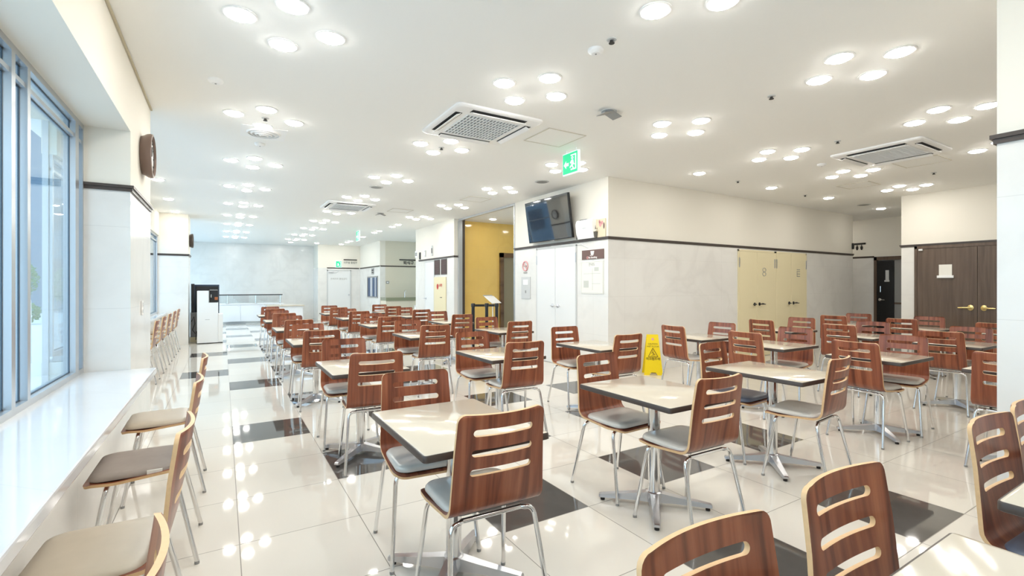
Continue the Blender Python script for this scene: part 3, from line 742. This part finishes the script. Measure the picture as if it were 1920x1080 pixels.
# exit signs
def exit_sign(label, x, y0, y1, z0, z1, arrow=True, group='green exit signs'):
    """hanging sign whose face looks towards -X"""
    w, h_ = y1-y0, z1-z0
    t = thing('exit_sign', label, 'sign', (x, (y0+y1)/2, z0), 0, group)
    mk('housing', boxes((-.006, .03, -w/2, w/2, 0, h_), bev=.004), 'exit_white', t)
    mk('face', boxes((-.010, -.006, -w/2+.012, w/2-.012, .012, h_-.012)), 'exit_green', t)
    bm = bmesh.new(); box(bm, .005, .018, -w*.32, -w*.29, h_, HC-z0-.001); box(bm, .005, .018, w*.29, w*.32, h_, HC-z0-.001); mk('hanger', bm, 'white_plastic', t)
    fn = lambda u, v, q: (-.0102-q, -u*w, v*h_)           # u to the right as seen from -X
    bm = bmesh.new()
    prism(bm, [(.05, .16), (.40, .16), (.40, .86), (.05, .86), (.05, .80), (.12, .80), (.33, .80), (.33, .22), (.05, .22)], .0012, fn)
    mk('doorway', bm, 'exit_white', t)
    bm = bmesh.new()
    tube(bm, [fn(.16+.055*math.cos(a), .70+.06*math.sin(a), .0008) for a in (0, 1.05, 2.1, 3.14, 4.2, 5.24, 6.28)], .006, 5)
    prism(bm, [(.10, .62), (.22, .60), (.25, .45), (.31, .40), (.29, .36), (.21, .41), (.19, .34), (.25, .24), (.20, .20), (.12, .33), (.02, .26), (-.02, .31), (.08, .40), (.10, .50), (.04, .46), (.0, .50)], .0012, fn)
    mk('running_figure', bm, 'exit_white', t)
    if arrow:
        bm = bmesh.new(); prism(bm, [(-.40, .46), (-.24, .64), (-.24, .53), (-.08, .53), (-.08, .39), (-.24, .39), (-.24, .28)], .0012, fn); mk('arrow', bm, 'exit_white', t)
    return t
exit_sign('hanging green exit sign with left arrow and running figure before the screen', 3.62, 4.444, 4.747, 2.728, 2.995)
exit_sign('far hanging green exit sign near the hatch wall', 3.42, 14.3, 14.63, 2.70, 2.995)
t = exit_sign('white backed exit sign hanging inside the golden lobby', 6.25, 9.4, 9.75, 2.66, 2.93); t.rotation_euler = (0, 0, R(200)); 
t = thing('exit_sign', 'small green exit sign above the far white door', 'sign', (4.05, 20.39, 2.125), 0, 'green exit signs')
mk('housing', boxes((-.12, .12, -.03, -.001, 0, .27), bev=.004), 'exit_white', t); mk('face', boxes((-.105, .105, -.034, -.03, .015, .255)), 'exit_green', t)
fn2 = lambda u, v, q: (u*.24, -.0342-q, v*.27)
bm = bmesh.new(); prism(bm, [(.05, .16), (.36, .16), (.36, .86), (.05, .86), (.05, .80), (.29, .80), (.29, .22), (.05, .22)], .0012, fn2); mk('doorway', bm, 'exit_white', t)
bm = bmesh.new(); prism(bm, [(-.20, .62), (0, .62), (.05, .45), (.12, .40), (.02, .38), (0, .32), (.08, .22), (.02, .18), (-.08, .32), (-.25, .22), (-.29, .28), (-.14, .40), (-.16, .52), (-.28, .46)], .0012, fn2); mk('running_figure', bm, 'exit_white', t)

# ------------------------------------------------------------------ wall clocks
def clock(x, y, z, r_, lab, rim='clock_brown'):
    t = thing('wall_clock', lab, 'clock', (x, y, z), 0, 'wall clocks on the pillars'); t.rotation_euler = (0, PI/2, 0)
    bm = bmesh.new(); lathe(bm, [(r_*.86, .001), (r_*.90, .02), (r_*.97, .04), (r_, .062), (r_*.98, .078), (r_*.9, .082), (r_*.87, .066)], 40, cap=False); mk('rim', bm, rim, t)
    bm = bmesh.new(); lathe(bm, [(r_*.84, .002), (r_*.86, .062)], 40); f = mk('dial', bm, 'lightgrey', t)
    bm = bmesh.new()
    for k in range(12):
        a = 2*PI*k/12; c, s = math.cos(a), math.sin(a); tube(bm, [(r_*.70*c, r_*.70*s, .063), (r_*.80*c, r_*.80*s, .063)], .004, 4)
    mk('hour_marks', bm, 'ink', f)
    bm = bmesh.new(); tube(bm, [(0, 0, .065), (-r_*.45, r_*.15, .065)], .005, 4); mk('hour_hand', bm, 'ink', t)
    bm = bmesh.new(); tube(bm, [(0, 0, .067), (-r_*.3, -r_*.62, .067)], .0035, 4); mk('minute_hand', bm, 'ink', t)
clock(-.585, 5.07, 2.47, .185, 'round brown wall clock on the near window pillar')
clock(-.689, 13.8, 2.45, .17, 'round dark wall clock on the far window pillar', 'rail')
t = thing('power_outlet', 'white double wall outlet low on the near window pillar', 'outlet', (-.585, 5.05, 1.18))
mk('plate', boxes((0, .008, -.035, .035, -.06, .06), bev=.002), 'white_plastic', t); mk('socket', boxes((.008, .010, -.016, .016, .012, .042), (.008, .010, -.016, .016, -.042, -.012)), 'lightgrey', t)

# ------------------------------------------------------------------ screen wall
t = thing('television', 'black flat television tilted out from the white wall above the rail', 'television', (4.905, 6.825, 2.16)); t.rotation_euler = (0, -R(7.8), 0)
mk('casing', boxes((.0, .045, -.645, .645, 0, .742), bev=.006), 'black', t); mk('screen', boxes((-.0025, .0, -.633, .633, .016, .730)), 'screen', t)
mk('bracket', boxes((.045, .11, -.12, .12, .12, .36)), 'black', t); mk('control_bar', boxes((-.002, .01, -.16, -.04, -.012, .0)), 'grey', t)
def box_unit():
    t = thing('air_purifier', 'white rounded appliance standing on the rail right of the television', 'appliance', (4.95, 5.90, 2.122))
    bm = bmesh.new()
    fn = lambda u, v, q: (u, q-.2, v)
    prism(bm, [(.0, 0), (.07, 0), (.07, .30), (-.02, .30), (-.045, .24), (-.03, .1)], .40, fn); mk('casing', bm, 'white_plastic', t)
    mk('air_outlet', boxes((-.024, .03, -.05, .12, .30, .306)), 'slot', t)
    mk('side_trim', boxes((-.02, .02, .2, .206, .0, .25)), 'slot', t)
    mk('badge', boxes((-.046, -.036, -.05, .03, .16, .17)), 'lightgrey', t)
box_unit()
t = thing('picture_board', 'cream picture board with pink and dark motifs on the rail at the corner', 'picture', (4.995, 5.62, 2.123))
mk('board', boxes((0, .012, -.13, .14, 0, .28)), 'card', t)
bm = bmesh.new()
for y_, z_, r_ in ((-.02, .20, .03), (-.06, .22, .022), (.0, .24, .02)): prism(bm, [(y_+r_*math.cos(a), z_+1.4*r_*math.sin(a)) for a in [k*PI/5 for k in range(10)]], .002, lambda u, v, q: (-q, u, v))
mk('flower_print', bm, 'pink', t)
bm = bmesh.new(); prism(bm, [(-.10+.016*math.cos(a), .17+.05*math.sin(a)) for a in [k*PI/6 for k in range(12)]], .002, lambda u, v, q: (-q, u, v)); mk('dark_print', bm, 'brown_sign', t)
t = thing('potted_plant', 'small grey pot with white flowers on the rail beside the picture board', 'plant', (4.985, 5.70, 2.123))
bm = bmesh.new(); lathe(bm, [(.030, 0), (.042, .085), (.046, .09)], 18); mk('pot', bm, 'terracotta', t)
bm = bmesh.new()
for k in range(14):
    a = random.uniform(0, 6.28); r_ = random.uniform(0, .04); q = bmesh.ops.create_icosphere(bm, subdivisions=1, radius=random.uniform(.012, .02), matrix=Matrix.Translation((r_*math.cos(a), r_*math.sin(a), random.uniform(.095, .15))))
mk('flowers', bm, 'white_flower', t)
bm = bmesh.new()
for a in (0, 1.3, 2.6, 4.0, 5.2): tube(bm, [(0, 0, .09), (.03*math.cos(a), .03*math.sin(a), .15), (.045*math.cos(a), .045*math.sin(a), .19)], [.003, .006, .001], 5)
mk('leaves', bm, 'rail', t)
# brown no smoking sign, menu poster, hydrant signs
t = thing('wall_sign', 'brown sign with cup pictogram and white lettering near the white corner', 'sign', (5.0, 5.795, 1.865))
mk('board', boxes((0, .011, -.262, .258, -.075, .075), bev=.002), 'brown_sign', t)
bm = bmesh.new(); f_ = lambda u, v, q: (-q, -u, v)
prism(bm, [(-.045, .055), (.045, .055), (.030, -.005), (-.030, -.005)], .002, f_); prism(bm, [(-.055, -.010), (.02, -.010), (.02, -.018), (-.055, -.018)], .002, f_); mk('cup_pictogram', bm, 'white_print', t)
bm = bmesh.new(); tube(bm, [(-.001, .115+.02*math.cos(a), -.048+.02*math.sin(a)) for a in [k*PI/8 for k in range(17)]], .004, 5); tube(bm, [(-.001, .128, -.035), (-.001, .102, -.061)], .003, 5); mk('ban_circle', bm, 'pink', t)
text('lettering', 'No Smoking', .042, 'white_print', t, (-.001, -.005, -.048), ROT_W, bold=.001)
t = thing('floor_plan_poster', 'pale framed plan poster below the brown sign near the white corner', 'poster', (5.003, 5.81, 1.50))
mk('sheet', boxes((0, .008, -.27, .27, -.26, .26)), 'paper', t)
bm = bmesh.new()
for (a, b, c_, d_) in ((-.26, .26, .245, .25), (-.26, .26, -.25, -.245), (-.26, -.255, -.25, .25), (.255, .26, -.25, .25), (-.2, .2, .06, .066), (-.02, -.014, -.2, .15), (-.2, .0, -.1, -.094), (.08, .2, -.16, -.05), (-.16, -.06, .1, .16)):
    box(bm, -.002, .001, a, b, c_, d_)
mk('plan_lines', bm, 'faint', t)
text('lettering', '안내도', .055, 'print', t, (-.001, .0, .205), ROT_W)
t = thing('no_smoking_sign', 'small round red no smoking sign on the wall left of the white doors', 'sign', (5.005, 7.76, 1.75))
bm = bmesh.new(); n = 24
tube(bm, [(0, .09*math.cos(2*PI*k/n), .09*math.sin(2*PI*k/n)) for k in range(n+1)], .012, 6); tube(bm, [(0, .06, .06), (0, -.06, -.06)], .009, 6); mk('ban_ring', bm, 'pink', t)
bm = boxes((-.004, .004, -.05, .05, -.012, .012), (-.004, .004, -.06, .06, -.135, -.115)); mk('cigarette_bar', bm, 'print', t)
t = thing('wall_panel', 'pale grey wall panel with small screen left of the white doors', 'panel', (5.0, 7.74, 1.33))
mk('casing', boxes((0, .011, -.16, .16, -.21, .21), bev=.003), 'lightgrey', t); mk('display', boxes((-.002, .001, -.08, .09, .06, .16)), 'white_plastic', t)
mk('button', boxes((-.004, .001, -.015, .015, -.10, -.05)), 'grey', t)
bm = bmesh.new(); tube(bm, [(5.0, 6.90, 2.072), (5.0, 6.3, 2.062), (5.0, 6.05, 2.045), (5.002, 5.9, 1.98)], .006, 6); c = mk('cable', bm, 'white_plastic'); tag(c, 'white cable hanging below the rail over the white doors', 'cable')
# wet floor sign
t = thing('wet_floor_sign', 'yellow folding wet floor caution sign standing before the white wall', 'sign', (5.70, 5.20, 0), R(-38))
def panel(sgn):
    bm = bmesh.new(); tilt = R(9)
    def fn(u, v, q): return (u, -sgn*(.105-v*math.sin(tilt))+q*sgn*-1*0+(-.004 if sgn > 0 else .004)+q, v*math.cos(tilt))
    out = [(-.14, 0), (-.06, 0), (-.045, .03), (.045, .03), (.06, 0), (.14, 0), (.085, .62), (-.085, .62)]
    prism(bm, out, .008, fn); return bm
mk('front_panel', panel(1), 'yellow_plastic', t); mk('rear_panel', panel(-1), 'yellow_plastic', t)
hd = t.children[0]
mt = Matrix.Rotation(-R(9), 4, 'X')
def on_sign(v): return (0, -(.105-v*math.sin(R(9)))-.0055, v*math.cos(R(9)))
RS = (PI/2-R(9), 0, 0)
bm = bmesh.new(); lathe(bm, [(.02, 0), (.02, .0012)], 20); k_ = mk('hand_hole', bm, 'pink', t); k_.location = on_sign(.55); k_.rotation_euler = RS
text('caution_lettering', 'CAUTION', .032, 'olive_ink', t, on_sign(.475), RS); text('caution_lettering', 'WET FLOOR', .032, 'olive_ink', t, on_sign(.435), RS)
bm = bmesh.new(); tri = [(-.072, -.06), (.072, -.06), (0, .072)]
for a, b in zip(tri, tri[1:]+tri[:1]): tube(bm, [(a[0], a[1], 0), (b[0], b[1], 0)], .0045, 5)
tube(bm, [(-.006, .022, 0), (.0, .030, 0)], .009, 6); tube(bm, [(-.004, .012, 0), (.012, -.018, 0), (-.006, -.034, 0)], .006, 5); tube(bm, [(.010, -.015, 0), (.032, -.030, 0)], .005, 5); tube(bm, [(-.002, .008, 0), (-.022, -.006, 0)], .004, 5)
box(bm, -.03, .03, -.046, -.042, -.001, .001)
k_ = mk('warning_triangle', bm, 'olive_ink', t); k_.location = on_sign(.34); k_.rotation_euler = RS
text('warning_lettering', '미끄럼주의', .046, 'olive_ink', t, on_sign(.245), RS, bold=.0012)
mk('base_slot', boxes((-.035, .035, -.112, -.102, .03, .04)), 'olive_ink', t)

# ------------------------------------------------------------------ right wall and restroom corner
t = thing('door_notice', 'cream paper notice in a holder on the brown double door', 'notice', (10.762, 3.188, 1.55))
mk('sheet', boxes((-.004, .0, -.088, .088, .0, .19)), 'paper', t); mk('holder', boxes((-.03, .0, -.115, .11, -.045, .0), bev=.004), 'white_plastic', t)
t = thing('restroom_sign', 'wall sign with dark bar and two small figures at the restroom corner', 'sign', (13.865, 5.80, 2.33))
mk('bar', boxes((-.006, .0, -.14, .14, .085, .13)), 'ink', t)
bm = bmesh.new()
for y_ in (.05, -.05):
    prism(bm, [(y_-.03, .0), (y_-.014, -.05), (y_+.014, -.05), (y_+.03, .0), (y_+.02, .05), (y_-.02, .05)], .004, lambda u, v, q: (-q, u, v)); prism(bm, [(y_+.014*math.cos(a), .068+.014*math.sin(a)) for a in [k*PI/4 for k in range(8)]], .004, lambda u, v, q: (-q, u, v))
mk('figures', bm, 'ink', t)
t = thing('call_button', 'small black wall box at the end of the middle wall rail', 'wall box', (12.66, 5.44, 2.30)); mk('casing', boxes((-.03, .03, -.03, .0, -.07, .07), bev=.004), 'black', t); mk('face', boxes((-.02, .02, -.032, -.03, -.05, .05)), 'slot', t)

# ------------------------------------------------------------------ side wall by the lobby
for i, y in enumerate((11.47, 11.93)):
    t = thing('vent_grille', f'dark brown louvred vent high on the side wall, {"right" if i == 0 else "left"} of the pair', 'vent', (4.897, y, 1.865), 0, 'pair of brown vents')
    mk('frame', boxes((-.012, .0, -.185, -.165, -.2, .2), (-.012, .0, .165, .185, -.2, .2), (-.012, .0, -.165, .165, -.2, -.18), (-.012, .0, -.165, .165, .18, .2)), 'rail', t)
    bm = bmesh.new()
    for k in range(18): box(bm, -.009, -.002, -.165, .165, -.178+.02*k, -.168+.02*k)
    mk('louvres', bm, 'brown_sign', t); mk('backing', boxes((-.002, .0, -.165, .165, -.18, .18)), 'slot', t)
t = thing('hydrant_cabinet', 'cream fire hydrant cabinet with red lettering below the brown vents', 'cabinet', (4.895, 11.72, 0))
mk('body', boxes((-.02, .0, -.40, .40, .02, 1.60), bev=.004), 'cream_door', t)
bm = bmesh.new(); prism(bm, [(.13+.06*math.cos(a), 1.35+.075*math.sin(a)) for a in [k*PI/8 for k in range(16)]], .003, lambda u, v, q: (-.0205-q, -u+.26, v)); mk('red_disc', bm, 'red', t)
text('lettering', '소화전', .085, 'red', t, (-.022, -.06, 1.38), ROT_W, bold=.002)
mk('latch', boxes((-.03, -.02, -.16, -.05, 1.06, 1.075)), 'ink', t)
for i, (y, z, h_, nm, lab) in enumerate(((13.50, 2.30, .10, 'pictogram_sign', 'small white wall sign with grey pictogram at the alcove edge'), (13.22, 2.24, .10, 'switch_box', 'narrow black wall box beside the alcove pictogram'), (12.80, 2.28, .09, 'alarm_box', 'pale grey wall box above the closet door'), (12.27, 2.33, .14, 'camera_box', 'dark slim wall device above the closet door hinge side'))):
    t = thing(nm, lab, 'wall device', (4.897, y, z))
    mk('casing', boxes((-.02, 0, -.10 if i == 0 else -.045, .10 if i == 0 else .045, -h_, h_), bev=.004), ['white_plastic', 'black', 'lightgrey', 'lightgrey'][i], t)
    mk('face', boxes((-.023, -.02, -.07 if i == 0 else -.025, .07 if i == 0 else .025, -h_*.5, h_*.5)), ['grey', 'slot', 'white_plastic', 'slot'][i], t)
# kitchen alcove
t = thing('kitchen_counter', 'low counter with olive stone band along the beige alcove wall', 'counter', (6.5, 17.1, 0))
mk('cabinet', boxes((-1.55, 1.45, -.30, .34, 0, .84)), 'beige_wall', t); mk('stone_top', boxes((-1.56, 1.46, -.34, .345, .84, .95), bev=.006), 'green_stone', t)
t = thing('faucet', 'chrome kitchen faucet on the olive alcove counter', 'faucet', (5.78, 17.25, .951))
bm = bmesh.new(); tube(bm, [(0, 0, 0), (0, 0, .2)]+[Vector((0, -.07+.07*math.cos(a), .2+.07*math.sin(a))) for a in [k*PI/8 for k in range(1, 9)]], .012, 8); mk('spout', bm, 'chrome', t)
bm = bmesh.new(); tube(bm, [(.03, 0, .05), (.09, 0, .08)], .008, 6); mk('lever', bm, 'chrome', t)
t = thing('return_sign', 'hanging style dark bar sign with lettering on the alcove wall', 'sign', (6.0, 17.43, 2.33))
mk('bar', boxes((-.36, .36, -.008, .0, .0, .04)), 'ink', t); text('lettering', '퇴식구', .15, 'ink', t, (0, -.004, -.10), ROT_S, bold=.003)
t = thing('wall_switch', 'pale wall switch on the beige alcove wall', 'switch', (5.2, 17.445, 1.50)); mk('plate', boxes((-.06, .06, -.01, 0, -.05, .05), bev=.002), 'grey', t); mk('rocker', boxes((-.03, .03, -.014, -.01, -.02, .02)), 'white_plastic', t)
t = thing('white_bin', 'white box bin standing at the alcove edge', 'bin', (5.35, 14.2, 0)); mk('body', boxes((-.2, .2, -.25, .25, 0, .72), bev=.02), 'white_plastic', t); mk('lid', boxes((-.21, .21, -.26, .26, .72, .76), bev=.01), 'lightgrey', t)
# hatch window with curtain
w = thing('window_4', '', ''); del w['label']; del w['category']; w['kind'] = 'structure'
mk('frame', boxes((4.895, 4.919, 17.72, 17.76, .92, 1.74), (4.895, 4.919, 19.12, 19.16, .92, 1.74), (4.895, 4.919, 17.76, 19.12, .92, .96), (4.895, 4.919, 17.76, 19.12, 1.70, 1.74), (4.895, 4.919, 18.42, 18.45, .96, 1.70)), 'grey', w)
mk('pane', boxes((4.908, 4.918, 17.76, 19.12, .96, 1.70)), 'glass_dark', w)
t = thing('hatch_curtain', 'blue and white striped curtain strips inside the hatch window', 'curtain', (4.905, 18.44, 1.33))
bm = bmesh.new()
for k in range(8):
    y_ = -.64+k*.16; box(bm, -.006, 0, y_, y_+.11, -.36, .36, 1 if k in (1, 4, 5) else 0)
mk('strips', bm, ['curtain', 'curtain_white'], t); bm = bmesh.new(); tube(bm, [(-.003, -.66, .362), (-.003, .66, .362)], .006, 6); mk('rod', bm, 'alu', t)
t = thing('hatch_sign', 'small grey sign plate above the hatch window', 'sign', (4.917, 18.42, 1.93)); mk('plate', boxes((-.008, 0, -.17, .17, -.12, .12)), 'grey', t); mk('print', boxes((-.010, -.008, -.12, .12, .02, .06), (-.010, -.008, -.12, .12, -.06, -.03)), 'ink', t)
t = thing('door_sign', 'dark bar sign with lettering above the far white door', 'sign', (4.52, 20.39, 2.43))
mk('bar', boxes((-.27, .27, -.008, .0, .0, .04)), 'ink', t); text('lettering', '사무실 출입구', .095, 'print', t, (-.0, -.004, -.10), ROT_S, bold=.002)

# ------------------------------------------------------------------ lobby stanchions and sign stand
posts = [(4.36, 8.72), (4.62, 8.62), (4.80, 8.52)]
for i, (x, y) in enumerate(posts):
    t = thing('belt_stanchion', f'black belt barrier post at the lobby opening, {["left", "middle", "right"][i]} one', 'barrier post', (x, y, 0), 0, 'belt barrier posts')
    bm = bmesh.new(); lathe(bm, [(.16, 0), (.16, .012), (.05, .03), (.036, .04)], 24); mk('base', bm, 'black', t)
    bm = bmesh.new(); lathe(bm, [(.033, .04), (.033, .94)], 16); mk('pole', bm, 'black', t)
    bm = bmesh.new(); lathe(bm, [(.04, .94), (.042, 1.0), (.034, 1.012)], 16); mk('head', bm, 'black', t)
    if i < 2:
        nx, ny = posts[i+1][0]-x, posts[i+1][1]-y; L_ = math.hypot(nx, ny); a = math.atan2(ny, nx)
        bm = bmesh.new(); box(bm, .042, L_-.043, -.002, .002, .945, .992); b_ = mk('belt', bm, 'black', t); b_.rotation_euler = (0, 0, a)
t = thing('menu_stand', 'thin stand with white tilted notice board in the lobby opening', 'stand', (5.0, 9.05, 0), R(25))
bm = bmesh.new(); lathe(bm, [(.15, 0), (.15, .01), (.02, .016)], 24); mk('base', bm, 'alu', t)
bm = bmesh.new(); tube(bm, [(0, 0, .01), (0, 0, 1.02)], .012, 8); mk('pole', bm, 'alu', t)
bm = bmesh.new(); box(bm, -.17, .17, -.13, .13, -.006, .006, bev=.003); b_ = mk('board', bm, 'white_plastic', t); b_.location = (0, 0, 1.07); b_.rotation_euler = (R(35), 0, 0)
bm = bmesh.new(); box(bm, -.20, .12, -.004, .004, .0, .02); b_ = mk('top_clip', bm, 'lightgrey', t); b_.location = (0, .11, 1.15)

# ------------------------------------------------------------------ far left: dispenser, counters
t = thing('drinks_cabinet', 'tall white cabinet with stepped side beside the far window pillar', 'cabinet', (-.31, 13.70, 0))
bm = bmesh.new(); prism(bm, [(-.21, .02), (.21, .02), (.21, .97), (.02, .97), (.02, 1.25), (-.21, 1.25)], .60, lambda u, v, q: (u, -.30+q, v)); mk('body', bm, 'white_metal', t); mk('side_unit', boxes((.21, .31, -.28, .30, .02, .69), bev=.006), 'white_metal', t)
mk('plinth', boxes((-.20, .30, -.28, .28, 0, .02)), 'slot', t); mk('handle', boxes((.225, .235, -.295, -.28, .74, .78)), 'grey', t); mk('seam', boxes((-.05, .04, -.302, -.30, .565, .572)), 'grey', t)
t = thing('display_unit', 'dark framed upright display behind the white cabinet', 'display', (-.30, 14.20, 0))
mk('casing', boxes((-.30, .22, -.05, .05, .0, 1.40), bev=.006), 'navy', t); mk('panel', boxes((-.28, .20, -.054, -.05, .2, 1.36)), 'black', t)
t = thing('coffee_machine', 'small black and copper coffee machine on the stepped side of the white cabinet', 'coffee machine', (-.19, 13.60, .971))
mk('body', boxes((-.09, .09, -.1, .12, 0, .29), bev=.006), 'black', t); mk('drip_tray', boxes((-.08, .08, -.17, -.1, .0, .02)), 'slot', t); mk('cup_rack', boxes((-.08, .08, -.12, .10, .29, .305)), 'grey', t); mk('boiler', boxes((.02, .085, -.13, -.1, .06, .13)), 'copper', t)
bm = bmesh.new(); tube(bm, [(-.05, -.1, .2), (-.05, -.15, .19), (-.05, -.15, .12)], .01, 6); mk('spout', bm, 'chrome', t)
t = thing('rolled_screen', 'dark upright rolled panel leaning beside the far window pillar', 'panel', (-.635, 14.0, 0))
mk('panel', boxes((-.03, .04, 0, .06, .72, 1.42), bev=.004), 'black', t); mk('lower_box', boxes((-.04, .09, -.05, .06, .12, .72), bev=.004), 'grey', t); mk('foot', boxes((-.05, .09, -.06, .08, 0, .12)), 'cream_door', t)
bm = bmesh.new(); tube(bm, [(-.02, -.055, .5), (.03, -.06, .62), (.05, -.06, .45), (.0, -.062, .3), (.06, -.06, .2), (.09, -.06, .27), (.07, -.06, .05)], .008, 6); mk('cable', bm, 'ink', t)
t = thing('wall_counter', 'long low white cabinet counter along the blue-white back wall', 'counter', (.9, 20.3, 0))
mk('carcass', boxes((-1.05, 1.05, -.30, .50, .06, .68)), 'white_counter', t); mk('worktop', boxes((-1.07, 1.07, -.33, .52, .68, .72), bev=.006), 'white_counter', t); mk('plinth', boxes((-1.03, 1.03, -.26, .45, 0, .06)), 'lightgrey', t)
for k in range(3):
    x0 = -1.04+k*.695; dr = mk('door', boxes((x0, x0+.688, -.318, -.301, .07, .67), bev=.003), 'white_counter', t); mk('pull', boxes((x0+.6, x0+.66, -.325, -.318, .62, .63)), 'alu', dr)
t = thing('sneeze_guard', 'dark edged glass sneeze guard over the low back counter', 'guard', (.9, 20.2, .721))
mk('top_rail', boxes((-1.03, 1.05, -.06, .06, .300, .335), bev=.004), 'slot', t)
for x in (-.75, .15, .98):
    bm = bmesh.new(); tube(bm, [(x, 0, 0), (x, 0, .01)], [.07, .06], 14); tube(bm, [(x, 0, .0), (x, 0, .306)], .014, 8); mk('post', bm, 'chrome', t)
mk('glass_panel', boxes((-1.0, 1.02, .03, .036, .03, .305)), 'glass', t)
t = thing('serving_counter', 'white serving island with pale top behind the table row', 'counter', (1.80, 18.2, 0))
mk('body', boxes((-.52, .55, -.45, .85, 0, .68)), 'white_counter', t); mk('worktop', boxes((-.56, .60, -.50, .90, .68, .72), bev=.006), 'laminate', t); mk('plinth', boxes((-.5, .53, -.46, -.45, 0, .06)), 'lightgrey', t)

# ------------------------------------------------------------------ outside the windows
struct('ground', boxes((-30, -1.365, -14, 45, -.25, -.13)), 'pave')
def shrub(name, x, y, z, r_, h_, n, lab, cat, trunk=0):
    t = thing(name, lab, cat, (x, y, -.13))
    bm = bmesh.new()
    for k in range(n):
        a = random.uniform(0, 6.28); b = random.uniform(-1, 1); q = random.uniform(.55, 1)**.5
        c = Vector((math.cos(a)*math.sqrt(1-b*b)*r_*q, math.sin(a)*math.sqrt(1-b*b)*r_*q, trunk+h_/2+b*h_/2*q)); s = random.uniform(.05, .10)
        u = Vector((random.uniform(-1, 1), random.uniform(-1, 1), random.uniform(-1, 1))).normalized(); v = u.orthogonal().normalized()
        bm.faces.new([bm.verts.new(c+u*s), bm.verts.new(c+v*s*.5), bm.verts.new(c-u*s), bm.verts.new(c-v*s*.5)])
    mk('foliage', bm, 'leaf', t, recalc=False, sharp=False)
    bm = bmesh.new(); tube(bm, [(0, 0, 0), (.03, .02, trunk*.5+.1), (0, .05, trunk+h_*.4)], [.11 if trunk else .04, .08 if trunk else .03, .04 if trunk else .02], 8); mk('trunk', bm, 'bark', t)
shrub('street_tree', -8.1, 29.0, 0, 1.1, 2.2, 1500, 'leafy street tree outside, at the left edge of the window', 'tree', .7)
shrub('street_tree', -5.5, 27.0, 0, .7, 1.6, 900, 'leafy street tree outside, in the narrow pane beside the pillar', 'tree', .7)
shrub('shrub', -6.6, 25.5, 0, .5, .9, 400, 'low green shrub outside behind the white railing', 'shrub')
t = thing('street_railing', 'white curved tubular railing outside the window', 'railing', (-3.2, 12.2, -.13))
bm = bmesh.new(); tube(bm, [(0, -.5, 0), (0, -.48, 1.05), (0, -.42, 1.28), (0, -.25, 1.42), (0, .0, 1.46), (0, .3, 1.40), (0, .48, 1.2), (0, .5, 0)], .04, 10); mk('hoop', bm, 'white_metal', t)
bm = bmesh.new(); tube(bm, [(0, -.48, .6), (0, .5, .6)], .03, 8); mk('mid_rail', bm, 'white_metal', t)
b_ = thing('street_building', 'blue grey building at the end of the street outside the window', 'building', (-9.5, 36, -.13))
mk('wall', boxes((-7.5, 6.5, 0, 5, 0, 12)), 'facade', b_)
for fl in range(3):
    for k in range(5): mk('window', boxes((-6.6+k*2.6, -5.0+k*2.6, -.06, -.001, 1.2+fl*3.4, 3.0+fl*3.4)), 'navy', b_)
